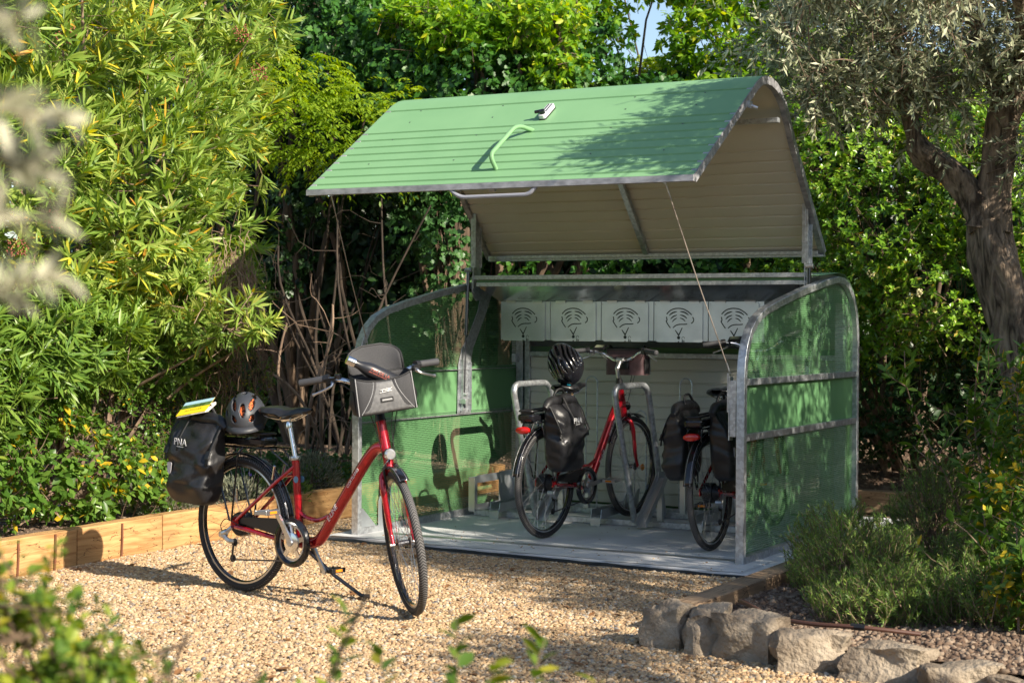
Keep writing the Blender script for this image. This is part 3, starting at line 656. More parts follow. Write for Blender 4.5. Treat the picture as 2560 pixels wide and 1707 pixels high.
# ------------------------------------------------------------------ rack
RKK = empty('bike_rack', (1.33, 1.6, 0), 0, 'galvanised floor rack with tube arches and wheel gutters inside the shelter', 'bicycle rack')
To = Matrix.Translation((-1.33, -1.6, 0))
for y in (1.38, 1.93):
    b = MB(To); b.box(.12, 2.53, y-.02, y+.02, .002, .040); b.build('ground_beam', MT['galvanised'], RKK, smooth=0, bevel=.002)
for x in (.61, 1.36, 2.11):
    P = roundpoly([(x, 1.372, .03), (x, 1.02, .945), (x, 1.57, .945), (x, 1.865, .03)], [0, .10, .10, 0], 7)
    b = MB(To); b.tube(P, .0215, 14); b.build('arch', MT['galvanised'], RKK)
for i, x in enumerate((.345, .735, 1.125, 1.485, 1.86, 2.24)):
    b = MB(To); hi = i % 2 == 1
    if hi:  # long ramp gutter
        wd = .035
        Pp = [(1.21, .015), (1.56, .31), (1.95, .31)]
        for (ya, za), (yb, zb) in zip(Pp[:-1], Pp[1:]):
            d3 = Vector((0, yb-ya, zb-za)); n3 = Vector((0, -(zb-za), yb-ya)).normalized()
            c = Vector((x, (ya+yb)/2, (za+zb)/2)); b.obox(c, ((1, 0, 0), d3, n3), (wd*2, d3.length, .004))
            for sx in (-1, 1): b.obox(c+Vector((sx*wd, 0, 0))+n3*.022, ((1, 0, 0), d3, n3), (.004, d3.length, .045))
        b.box(x-.02, x+.02, 1.90, 1.94, .04, .31); b.box(x-.02, x+.02, 1.50, 1.53, .002, .26)
    else:
        wd = .036
        Pp = [(1.30, .06), (1.36, .07), (1.84, .085)]
        b.obox((x, 1.56, .065), ((1, 0, 0), (0, 1, .03), (0, -.03, 1)), (wd*2, .62, .004))
        for sx in (-1, 1):
            b.prism([(1.25, .045), (1.86, .07), (1.90, .20), (1.86, .20), (1.78, .125), (1.36, .11), (1.27, .11)], (x+sx*wd, 0, 0), (0, 1, 0), (0, 0, 1), .003)
        b.box(x-wd, x+wd, 1.25, 1.254, .0, .05)
    b.build('wheel_gutter', MT['galvanised_sheet'], RKK, smooth=0, bevel=.001)
for x, z in ((.755, .985), (1.14, .75), (1.485, .985), (.345+.02, .75), (1.88, .75)):
    P = [(x-.045, 1.95, .04)]+arc((x, 1.95, z-.05), .045, math.pi, 0, 8, (1, 0, 0), (0, 0, 1))+[(x+.045, 1.95, .04)]
    b = MB(To); b.tube(P, .0065, 8); b.build('wheel_hoop', MT['galvanised'], RKK)
# wheel-guide box at the left rear
b = MB(To)
P = [(1.33, 0), (1.97, 0), (1.97, .30), (1.90, .31), (1.33, .27)]; b.box(.09, .094, 1.34, 1.46, .03, .27); b.box(.09, .094, 1.46, 1.78, .03, .07); b.box(.09, .094, 1.46, 1.78, .22, .275); b.box(.09, .094, 1.78, 2.0, .03, .28)
b.box(.094, .13, 1.34, 2.0, .028, .034); b.box(.094, .15, 1.997, 2.0, .03, .28); b.box(.094, .14, 1.34, 1.344, .03, .27)
b.split('guide_plate', MT['galvanised_sheet'], RKK, smooth=0)
# ------------------------------------------------------------------ bicycles
def herring():
    m = mat('tyre_tread', (.03, .03, .032), .75); N, L, b = nodes(m); tc = N.new('ShaderNodeTexCoord'); sp = N.new('ShaderNodeSeparateXYZ'); L.new(tc.outputs['Object'], sp.inputs[0])
    def mth(op, a, bb=None):
        n = N.new('ShaderNodeMath'); n.operation = op
        for i, q in enumerate((a, bb)):
            if q is None: continue
            if isinstance(q, (int, float)): n.inputs[i].default_value = q
            else: L.new(q, n.inputs[i])
        return n.outputs[0]
    a = mth('ARCTAN2', sp.outputs[2], sp.outputs[0]); k = mth('ABSOLUTE', sp.outputs[1])
    s = mth('SINE', mth('ADD', mth('MULTIPLY', a, 150), mth('MULTIPLY', k, 420)))
    r2 = mth('ADD', mth('MULTIPLY', sp.outputs[0], sp.outputs[0]), mth('MULTIPLY', sp.outputs[2], sp.outputs[2]))
    on = mth('GREATER_THAN', r2, .333**2)
    g_ = mth('MULTIPLY', mth('GREATER_THAN', s, .25), on)
    rp = N.new('ShaderNodeMix'); rp.data_type = 'RGBA'; rp.inputs['A'].default_value = (.035, .035, .037, 1); rp.inputs['B'].default_value = (.008, .008, .009, 1)
    # dusty tread: lighter on the running surface
    mx = N.new('ShaderNodeMix'); mx.data_type = 'RGBA'; mx.inputs['A'].default_value = (.022, .022, .024, 1); mx.inputs['B'].default_value = (.13, .125, .125, 1); L.new(on, mx.inputs['Factor'])
    L.new(mx.outputs['Result'], rp.inputs['A']); L.new(g_, rp.inputs['Factor']); L.new(rp.outputs['Result'], b.inputs['Base Color'])
    bp = N.new('ShaderNodeBump'); bp.invert = True; bp.inputs['Strength'].default_value = .8; bp.inputs['Distance'].default_value = .003; L.new(g_, bp.inputs['Height']); L.new(bp.outputs[0], b.inputs['Normal'])
herring()
RW = .345
WM = {}
def wheel_mesh():
    """axis = Y, centre at origin"""
    if WM: return
    def keep(k, mb, mt, smooth=30):
        o = mb.build(k, MT[mt], None, smooth=smooth); WM[k] = o.data; bpy.data.objects.remove(o)
    b = MB(); b.lathe([(.325+.0205*math.cos(a), .0205*math.sin(a)) for a in [2*math.pi*i/14 for i in range(14)]], (0, 0, 0), (0, 1, 0), 72, closed=True); keep('tyre', b, 'tyre_tread')
    b = MB(); b.lathe([(.3135, .0095), (.300, .011), (.292, .0065), (.292, -.0065), (.300, -.011), (.3135, -.0095)], (0, 0, 0), (0, 1, 0), 60, closed=True); keep('rim', b, 'black_gloss')
    b = MB(); b.lathe([(.311, .0102), (.299, .0117)], (0, 0, 0), (0, 1, 0), 60); b.lathe([(.311, -.0102), (.299, -.0117)], (0, 0, 0), (0, 1, 0), 60); keep('brake_track', b, 'alloy')
    b = MB(); b.lathe([(.3345, .0175), (.3325, .0185)], (0, 0, 0), (0, 1, 0), 60); b.lathe([(.3345, -.0175), (.3325, -.0185)], (0, 0, 0), (0, 1, 0), 60); keep('reflective_stripe', b, 'reflector_grey')
    for nm, rh, fl in (('spokes', .024, .030), ('spokes_motor', .058, .022)):
        b = MB()
        for i in range(36):
            sd = 1 if i % 2 else -1; a = 2*math.pi*i/36; da = (.62 if (i//2) % 2 else -.62)*(1 if rh < .03 else .5)
            b.cyl((.293*math.cos(a), 0, .293*math.sin(a)), (rh*math.cos(a+da*2.2), sd*fl, rh*math.sin(a+da*2.2)), .00115, 4)
        keep(nm, b, 'spoke')
    b = MB(); b.lathe([(0, -.055), (.006, -.055), (.006, -.036), (.026, -.033), (.026, -.028), (.014, -.024), (.014, .024), (.026, .028), (.026, .033), (.006, .036), (.006, .055), (0, .055)], (0, 0, 0), (0, 1, 0), 20); keep('hub', b, 'dark_steel')
    b = MB(); b.lathe([(0, -.062), (.007, -.062), (.009, -.038), (.040, -.036), (.060, -.030), (.062, -.02), (.062, .02), (.060, .03), (.040, .036), (.009, .038), (.007, .062), (0, .062)], (0, 0, 0), (0, 1, 0), 28); keep('hub_motor', b, 'black_plastic')
    b = MB()
    for i in range(7):
        r_ = .050-.0045*i; b.lathe([(r_, .0), (r_, .0022), (r_-.012, .0022), (r_-.012, 0)], (0, -.034-.0048*i, 0), (0, -1, 0), 24, closed=True)
    keep('cassette', b, 'dark_steel')
wheel_mesh()
def wheel(name, parent, M, motor):
    w_ = link(name, WM['rim'], parent, M)
    for k in ('tyre', 'brake_track', 'reflective_stripe'): link(k, WM[k], w_)
    link('spokes', WM['spokes_motor' if motor else 'spokes'], w_); link('hub', WM['hub_motor' if motor else 'hub'], w_)
    return w_
def bicycle(loc, rz, label, steer=0.0, pitch=0.0, crank=2.07, kick=True, bagmount=False, back_open=False, extras='', roll=0.0, bar_up=0.0):
    T = Matrix.Translation(loc) @ Matrix.Rotation(rz, 4, 'Z') @ Matrix.Rotation(roll, 4, 'X') @ Matrix.Rotation(-pitch, 4, 'Y')
    e = bpy.data.objects.new('bicycle', None); col.objects.link(e); e.matrix_world = T; e.empty_display_size = .1
    tag(e, label, 'bicycle', 'red step-through bicycles')
    P = MT
    rh = Vector((0, 0, RW)); bb = Vector((.43, 0, .29)); st = Vector((.392, 0, .70)); fh = Vector((1.14, 0, RW))
    ht = Vector((.985, 0, .915)); hbm = Vector((1.045, 0, .700))
    ax = (hbm-ht).normalized()
    S = Matrix.Translation(ht) @ Matrix.Rotation(-steer, 4, ax) @ Matrix.Translation(-ht)
    # frame
    b = MB(); b.tube([bb+Vector((-.002, 0, .02)), st], .0205, 14); b.tube([ht, hbm], .0245, 16)
    dt = smooth_path([(1.020, 0, .79), (.965, 0, .785), (.905, 0, .735), (.82, 0, .63), (.70, 0, .475), (.61, 0, .355), (.55, 0, .300), (.44, 0, .285)], 5)
    b.tube(dt, [.0285]*len(dt), 16)
    b.tube(smooth_path([(.415, 0, .445), (.47, 0, .415), (.56, 0, .408), (.66, 0, .445)], 5), .0115, 10)
    b.cyl(bb+Vector((0, -.036, 0)), bb+Vector((0, .036, 0)), .022, 16)
    fr = b.build('frame', P['bike_red'], e)
    for s in (-1, 1):
        q = MB(); q.tube(roundpoly([(.40, s*.012, .665), (.30, s*.040, .585), (.02, s*.062, .370)], .06, 4), .0100, 10); q.build('seat_stay', P['bike_red'], fr)
        q = MB(); q.tube(roundpoly([(.415, s*.022, .292), (.30, s*.042, .300), (.015, s*.064, .338)], .08, 4), .0125, 10)
        q.prism([(-.02, .325), (.03, .325), (.04, .385), (.015, .39), (-.018, .365)], (0, s*.062, 0), (1, 0, 0), (0, 0, 1), .005); q.build('chain_stay', P['bike_red'], fr)
    q = MB(); q.cyl((.345, -.034, .615), (.345, .034, .615), .008, 8); q.build('stay_bridge', P['bike_red'], fr)
    q = MB(); q.lathe([(.0245, 0), (.0255, .002), (.0255, .018), (.0245, .02)], st-Vector((0, 0, .006)), (st-bb), 16); q.box(.36, .378, -.012, .012, .696, .712); q.build('seat_clamp', P['alloy'], fr)
    # decals on both sides
    dd = (Vector((.61, 0, .355))-Vector((.905, 0, .735))).normalized()
    for s in (-1, 1):
        u = -dd*1.0 if s < 0 else dd; nn = Vector((0, s, 0)); v = nn.cross(u)
        def DM(p): p = Vector(p); return Matrix(((u.x, v.x, nn.x, p.x), (u.y, v.y, nn.y, p.y), (u.z, v.z, nn.z, p.z), (0, 0, 0, 1)))
        text_obj('frame_lettering', 'E-LINE', .034, P['white_print'], fr, DM((.685, s*.0288, .452)), shear=.2)
        text_obj('frame_lettering', 'CORTLAND', .022, P['white_print'], fr, DM((.825, s*.0288, .632)), shear=.2)
    q = MB()
    for s in (-1, 1): q.lathe([(0, 0), (.017, 0), (.017, -.001)], (.418, s*.0212, .60), (0, s, 0), 18)
    q.split('frame_badge', MT.get('badge') or mat('badge', (.12, .28, .42), .4), fr)
    # head set
    q = MB(); q.lathe([(.027, -.002), (.027, .006), (.024, .012), (.024, .030), (.018, .045), (.018, .052)], ht, -ax, 18); q.lathe([(.0225, 0), (.026, .004), (.026, .014), (.018, .016)], hbm, ax, 18); q.split('headset', P['black_plastic'], fr)
    # seat post + saddle
    sp = Vector((.345, 0, .905)); q = MB(); q.cyl(st, sp-Vector((0, 0, .03)), .0136, 14); q.lathe([(0, 0), (.018, 0), (.019, .02), (.012, .04), (0, .04)], sp-Vector((0, 0, .055)), (0, 0, 1), 12)
    q.tube([sp+Vector((-.03, -.02, -.012)), sp+Vector((.03, -.02, -.006))], .009, 8); q.tube([sp+Vector((-.03, .02, -.012)), sp+Vector((.03, .02, -.006))], .009, 8); q.build('seat_post', P['chrome'], e)
    q = MB(); rows = []
    for i in range(15):
        t = i/14; x = .165+.345*t; hw = np.interp(t, [0, .05, .15, .3, .45, .6, .8, .95, 1], [.03, .062, .085, .088, .066, .040, .026, .020, .008])
        zc = np.interp(t, [0, .2, .5, .8, 1], [.951, .962, .950, .962, .955]); hh = np.interp(t, [0, .1, .4, .8, .95, 1], [.012, .040, .042, .032, .022, .006])
        row = []
        for k in range(13):
            a = math.pi*(k/12); cxx = math.cos(a)*hw; row.append((x, cxx, zc+(.012*abs(math.cos(a))**2 if t < .45 else 0)-hh*(1-math.sin(a)**.7)))
        row += [(x, -hw*.6, zc-hh-.006), (x, hw*.6, zc-hh-.006), row[0]]; rows.append(row)
    q.grid(rows); sd = q.build('saddle', P['black_plastic'], e, smooth=50)
    sd.data.materials[0] = MT.get('saddle_vinyl') or noisy(mat('saddle_vinyl', rough=.33), (.012, .012, .014), (.018, .018, .02), 40)
    for s in (-1, 1):
        q = MB(); q.tube(smooth_path([(.20, s*.045, .915), (.25, s*.03, .90), (.32, s*.021, .895), (.38, s*.021, .897), (.46, s*.012, .925)], 4), .0035, 6); q.build('saddle_rail', P['chrome'], sd)
    q = MB(); q.lathe([(0, 0), (.016, 0), (.016, .001)], (.215, -.052, .962), (-.3, -.35, 1), 14)
    if 'cap' in extras: q.build('saddle_logo', P['blue_logo'], sd)
    # wheels
    wheel('rear_wheel', e, Matrix.Translation(rh), True); wheel('front_wheel', e, S @ Matrix.Translation(fh), False)
    rwl = [c for c in e.children if c.name.startswith('rear_wheel')][-1]; link('cassette', WM['cassette'], rwl)
    # fork
    b = MB(S); b.tube([ht, hbm], .014, 10); b.lathe([(0, -.02), (.022, -.02), (.024, .0), (.020, .018), (0, .02)], hbm+ax*.022, ax, 14); fk = b.build('fork', P['bike_red'], e)
    for s in (-1, 1):
        q = MB(S); q.tube(smooth_path([hbm+ax*.02+Vector((0, s*.018, 0)), hbm+ax*.045+Vector((0, s*.045, 0)), hbm+ax*.12+Vector((.004, s*.052, 0)), (1.107, s*.052, .43), (1.14, s*.053, RW)], 5), [.0165]*6+[.016]*5+[.014]*5+[.011]*5, 12); q.build('fork_leg', P['bike_red'], fk)
    for s in (-1, 1):
        q = MB(S); q.cyl(fh+Vector((0, s*.045, 0)), fh+Vector((0, s*.068, 0)), .009, 8); q.build('axle_nut', P['alloy'], fk)
    # mudguards
    def guard(name, cx_, a0, a1, parent, MM):
        q = MB(MM); rows = []; n = 40
        for i in range(n+1):
            a = a0+(a1-a0)*i/n; row = []
            for k in range(9):
                b_ = math.pi*(k/8); r_ = .358+.010*math.sin(b_)
                row.append((cx_+r_*math.cos(a), .028*math.cos(b_), RW+r_*math.sin(a)))
            rows.append(row)
        q.grid(rows); g_ = q.build(name, P['black_gloss'], parent, smooth=60, solid=.0015)
        q = MB(MM)
        for s in (-1, 1): q.tube([(cx_+.3675*math.cos(a0+(a1-a0)*i/n), s*.017, RW+.3675*math.sin(a0+(a1-a0)*i/n)) for i in range(0, n+1, 2)], .0009, 4)
        q.split('pinstripe', P['reflector_grey'], g_); return g_
    gr = guard('rear_mudguard', 0, R(8), R(168), e, None)
    gf = guard('front_mudguard', 1.14, R(62), R(150), e, S)
    # rear rack
    b = MB(); zt = .745
    for s in (-1, 1):
        b.tube(roundpoly([(.30, s*.045, zt), (-.20, s*.06, zt), (-.20, -s*.0, zt)], .04, 4), .006, 8)
    rk = b.build('rear_rack', P['black_gloss'], e)
    for s in (-1, 1):
        q = MB(); q.tube(roundpoly([(.06, s*.052, zt), (.045, s*.075, zt-.03), (.0, s*.078, .37)], .03, 4), .0052, 8); q.build('rack_leg', P['black_gloss'], rk)
        q = MB(); q.tube(roundpoly([(-.14, s*.056, zt), (-.15, s*.075, zt-.03), (-.015, s*.078, .365)], .03, 4), .0052, 8); q.build('rack_leg', P['black_gloss'], rk)
        q = MB(); q.tube([(.25, s*.045, zt), (.36, s*.020, .665)], .004, 6); q.build('rack_strut', P['dark_steel'], rk)
    q = MB(); P2 = [(p.x, p.y) for p in roundpoly([(-.235, -.062, 0), (.215, -.055, 0), (.215, .055, 0), (-.235, .062, 0)], .03, 5, True)]
    q.prism(P2, (0, 0, zt+.008), (1, 0, 0), (0, 1, 0), .045); bt = q.build('battery', P['black_gloss'], e, smooth=0, bevel=.012)
    q = MB(); q.tube(roundpoly([(-.235, -.052, zt+.072), (.21, -.045, zt+.072), (.21, .045, zt+.072), (-.235, .052, zt+.072)], .03, 4, True), .0055, 8, closed=True)
    for x in (-.18, -.10, -.02, .06, .14): q.box(x-.006, x+.006, -.048, .048, zt+.064, zt+.070)
    q.box(-.20, .18, -.012, .012, zt+.063, zt+.071)
    for x in (-.2, .16): q.box(x-.01, x+.01, -.04, .04, zt+.05, zt+.066)
    q.split('rack_platform', P['black_plastic'], bt)
    # rear light
    q = MB(); q.lathe([(0, .018), (.030, .016), (.042, .010), (.046, 0), (.046, -.014)], (-.262, 0, .70), (-1, 0, 0), 24)
    for i_, v_ in enumerate(q.v): q.v[i_] = (v_[0], v_[1]*1.15, .70+(v_[2]-.70)*.52)
    tl = q.build('rear_light', P['red_lens'], e)
    q = MB(); q.box(-.249, -.20, -.045, .045, .690, .712); q.tube(roundpoly([(-.23, -.062, zt), (-.265, -.062, .70), (-.255, -.062, .67)], .03, 3), .004, 6); q.build('light_bracket', P['black_plastic'], tl)
    # drivetrain
    yc = -.052; b = MB()
    for r0, r1, yy, th in ((.098, .080, yc, .006),):
        b.lathe([(r0, 0), (r0, th), (r1, th), (r1, 0)], bb+Vector((0, yy, 0)), (0, -1, 0), 44, closed=True)
    cr_ = b.build('chainring', P['alloy'], e)
    b = MB()
    for i in range(5):
        a = 2*math.pi*i/5+.3; dv = Vector((math.cos(a), 0, math.sin(a))); b.obox(bb+Vector((0, yc-.004, 0))+dv*.058, (dv, (0, 1, 0), dv.cross(Vector((0, 1, 0)))), (.056, .006, .024))
    b.split('chainring_spider', P['chrome'], cr_)
    b = MB(); b.lathe([(0, .012), (.03, .012), (.050, .007), (.052, 0)], bb+Vector((0, yc-.004, 0)), (0, -1, 0), 28); b.build('crank_disc', P['chrome'], cr_)
    b = MB(); b.lathe([(.122, -.006), (.124, .004), (.118, .016), (.104, .020), (.094, .014), (.092, .004), (.096, -.006)], bb+Vector((0, yc, 0)), (0, -1, 0), 48, closed=True)
    b.build('chain_guard', P['black_gloss'], cr_)
    b = MB(); dv = Vector((-.36, 0, .048)).normalized(); b.prism([(p.x, p.y) for p in roundpoly([(-.015, .385, 0), (-.02, .335+.03, 0), (.33, .305+.01, 0), (.36, .30, 0), (.36, .41, 0), (.30, .400, 0)], .014, 3, True)], (0, -.040, 0), (1, 0, 0), (0, 0, 1), .018)
    b.build('chain_case', P['black_plastic'], e, smooth=0, bevel=.005)
    ca = crank
    for s, a in ((-1, ca), (1, ca+math.pi)):
        dv = Vector((math.cos(a), 0, math.sin(a))); p0 = bb+Vector((0, s*.066, 0)); p1 = p0+dv*.172+Vector((0, s*.022, 0))
        q = MB(); pv = dv.cross(Vector((0, 1, 0)))
        pts_ = [(0, .017), (.03, .015), (.10, .0115), (.172, .012)]
        secs = []
        for t, hw in pts_:
            c = p0+dv*t+Vector((0, s*.022*(t/.172)**1.5, 0)); secs.append([c+pv*hw+Vector((0, .0065, 0)), c+pv*hw-Vector((0, .0065, 0)), c-pv*hw-Vector((0, .0065, 0)), c-pv*hw+Vector((0, .0065, 0)), c+pv*hw+Vector((0, .0065, 0))])
        q.grid(secs); q.lathe([(0, .010), (.017, .010), (.0185, .004), (.0185, -.008), (0, -.008)], p0, (0, s, 0), 18); q.lathe([(0, .008), (.012, .008), (.0135, .004), (.0135, -.008), (0, -.008)], p1, (0, s, 0), 16)
        co = q.build('crank_arm', P['alloy'], e, smooth=40)
        dark = s > 0
        q = MB(); c = p1+Vector((0, s*.058, 0)); fx = Vector((1, 0, .05)).normalized(); fz = Vector((-.05, 0, 1)).normalized()
        q.cyl(p1, c+Vector((0, s*.04, 0)), .008, 10)
        for dx in (-.038, .038): q.obox(c+fx*dx, (fx, (0, 1, 0), fz), (.012, .094, .024))
        for dy in (-.042, .042): q.obox(c+Vector((0, dy, 0)), (fx, (0, 1, 0), fz), (.07, .010, .020))
        q.obox(c, (fx, (0, 1, 0), fz), (.026, .08, .016)); pd = q.build('pedal', P['black_plastic'] if dark else P['alloy'], co, smooth=0, bevel=.0025)
        q = MB()
        for dx in (-.0445, .0445): q.obox(c+fx*dx, (fx, (0, 1, 0), fz), (.0025, .045, .013))
        q.split('pedal_reflector', P['orange_lens'], co, smooth=0)
    # chain
    q = MB(); n = 70; A = Vector((.43, -.050, .198)); B = Vector((-.005, -.058, .165))
    for i in range(n):
        p = A.lerp(B, i/n); q_ = A.lerp(B, (i+.8)/n); q.beam(p, q_, .0045 if i % 2 else .007, .0075)
    o_ = q.build('chain', P['dark_steel'], e, smooth=0); o_['kind'] = 'stuff'
    # derailleur
    q = MB(); q.tube(smooth_path([(.0, -.075, .335), (-.030, -.085, .310), (-.055, -.088, .295), (-.02, -.08, .265), (.005, -.066, .262)], 4), [.010]*4+[.016]*6+[.012]*7, 10); q.cyl((-.06, -.10, .295), (-.06, -.06, .295), .016, 12)
    dr = q.build('derailleur', P['alloy'], e)
    q = MB(); q.prism([(0, .265), (.012, .262), (.0, .165), (-.016, .165)], (0, -.066, 0), (1, 0, 0), (0, 0, 1), .003); q.lathe([(0, -.004), (.020, -.004), (.020, .004), (0, .004)], (.004, -.060, .255), (0, 1, 0), 12); q.lathe([(0, -.004), (.019, -.004), (.019, .004), (0, .004)], (-.008, -.060, .172), (0, 1, 0), 12); q.build('jockey_cage', P['black_plastic'], dr)
    q = MB(); q.tube(smooth_path([(.05, -.07, .345), (-.03, -.085, .375), (-.075, -.085, .34), (-.06, -.085, .305)], 5), .0025, 6); q.build('gear_cable', P['black_plastic'], dr)
    # brakes
    for s in (-1, 1):
        q = MB(); q.tube([(.255, s*.030, .59), (.275, s*.034, .66)], .007, 8); q.build('brake_arm', P['chrome'], gr)
        q = MB(S); q.tube([(1.075, s*.032, .60), (1.068, s*.036, .70), (1.072, s*.02, .715)], .0065, 8); q.build('brake_arm', P['black_plastic'], fk)
    q = MB(S); q.tube(smooth_path([(1.075, .035, .712), (1.10, .0, .745), (1.075, -.035, .712)], 4), .0022, 6); q.build('brake_cable', P['chrome'], fk)
    # head light
    q = MB(S); q.lathe([(0, .024), (.020, .022), (.027, .012), (.028, 0)], (1.085, 0, .765), (1, 0, -.1), 20); hl = q.build('headlight', P['clear_lens'], e)
    q = MB(S); q.lathe([(.0285, .004), (.030, .0), (.026, -.02), (.012, -.04), (0, -.042)], (1.085, 0, .765), (1, 0, -.1), 20); q.tube([(1.06, 0, .76), (1.06, 0, .715)], .006, 8); q.build('headlight_shell', P['black_plastic'], hl)
    # stem + bar
    top = ht-ax*.045; s1 = top-ax*.072; s1 = s1-ax*bar_up; clampp = Vector((s1.x+.045, 0, s1.z+.055))
    q = MB(S); q.tube(smooth_path([top-ax*-.01, top-ax*.06, s1, clampp], 5), [.0145]*10+[.0165]*6, 12); q.cyl(clampp+Vector((0, -.024, 0)), clampp+Vector((0, .024, 0)), .020, 14); sm = q.build('stem', P['alloy'], e)
    bp_ = smooth_path([(clampp.x-.115, -.325, clampp.z+.060), (clampp.x-.075, -.25, clampp.z+.066), (clampp.x-.01, -.16, clampp.z+.055), (clampp.x+.012, -.09, clampp.z+.02), (clampp.x, -.04, clampp.z), (clampp.x, .04, clampp.z), (clampp.x+.012, .09, clampp.z+.02), (clampp.x-.01, .16, clampp.z+.055), (clampp.x-.075, .25, clampp.z+.066), (clampp.x-.115, .325, clampp.z+.060)], 5)
    q = MB(S); q.tube(bp_, .0112, 12); hb_ = q.build('handlebar', P['chrome'], e)
    for s in (-1, 1):
        Pn = Vector((clampp.x-.115, s*.325, clampp.z+.060)); Pm = Vector((clampp.x-.062, s*.235, clampp.z+.067)); dg_ = (Pn-Pm).normalized()
        q = MB(S); q.tube([Pm, Pm+dg_*.01, Pm+dg_*.06, Pn, Pn+dg_*.018, Pn+dg_*.024], [.0165, .0175, .0165, .0178, .0175, .010], 14); q.build('grip', P['grip'], hb_)
        c = Pm-dg_*.035
        q = MB(S); q.cyl(Pm-dg_*.002, Pm-dg_*.028, .020, 12); q.obox(c+Vector((.012, 0, -.012)), (dg_, (0, 0, 1), dg_.cross(Vector((0, 0, 1)))), (.04, .028, .035)); lv = q.build('brake_lever', P['black_plastic'], hb_)
        q = MB(S); q.tube(smooth_path([c+Vector((.02, 0, -.015)), c+Vector((.055, 0, -.030))+dg_*.01, c+Vector((.062, 0, -.045))+dg_*.05, c+Vector((.055, 0, -.06))+dg_*.11], 4), [.009]*4+[.006]*8+[.009], 8); q.build('lever_blade', P['alloy'], hb_)
    q = MB(S); pp = Vector((clampp.x-.015, -.175, clampp.z+.062)); q.lathe([(0, .026), (.014, .025), (.017, .020), (.017, .004), (.010, 0)], pp, (0, 0, 1), 14); q.build('bell', P['black_gloss'], hb_)
    if 'display' in extras:
        q = MB(S); q.obox(clampp+Vector((-.0, .16, .085)), ((1, 0, .5), (0, 1, 0), (-.5, 0, 1)), (.055, .085, .014)); dp = q.build('display_unit', P['black_plastic'], hb_, smooth=0, bevel=.003)
        q = MB(S); q.obox(clampp+Vector((-.0045, .16, .0935)), ((1, 0, .5), (0, 1, 0), (-.5, 0, 1)), (.036, .062, .002)); q.build('display_screen', P['display'], hb_, smooth=0)
    # cables from bar to frame
    for dy, tgt in ((-.10, (1.03, -.02, .74)), (.10, (1.03, .02, .74)), (-.06, (.95, -.015, .80)), (.07, (1.075, .03, .72))):
        q = MB(S); q.tube(smooth_path([(clampp.x+.01, dy*1.7, clampp.z+.04), (clampp.x+.075, dy*.9, clampp.z-.05), (clampp.x+.065, dy*.45, clampp.z-.20), tgt], 6), .0024, 6); q.build('cable_housing', P['black_plastic'], hb_)
    # kickstand
    if kick:
        q = MB(); q.tube([(.40, .035, .27), (.55, .12, .12), (.66, .20, .022), (.70, .22, .018)], [.011, .010, .010, .012], 8); q.build('kickstand', P['black_gloss'], e)
    q = MB(); 
    if 'reflector' in extras:
        q.lathe([(0, .004), (.02, .004), (.024, -.004), (0, -.004)], (1.14+.22*math.cos(-.6), .01, RW+.22*math.sin(-.6)+.1), (0, 1, 0), 14)
        q.build('spoke_reflector', P['orange_lens'], e)
    return e, S, clampp
B1 = bicycle((.672, -1.998, -.03), R(-11.4), 'red bicycle standing on the sunlit gravel with a bag on its bars', steer=R(-34), crank=2.07, extras='')
B2 = bicycle((1.128, .52, 0), R(86.0), 'red bicycle parked in the middle of the shelter with a black helmet on its saddle', steer=0, pitch=R(-2.2) if False else R(1.6), crank=.12, kick=False, extras='display reflector cap')
B3 = bicycle((2.262, .507, 0), R(90.5), 'red bicycle with two black panniers, half hidden by the right side panel', steer=R(3), pitch=R(1.6), crank=.3, kick=False, extras='display', roll=R(-2.2), bar_up=.08)
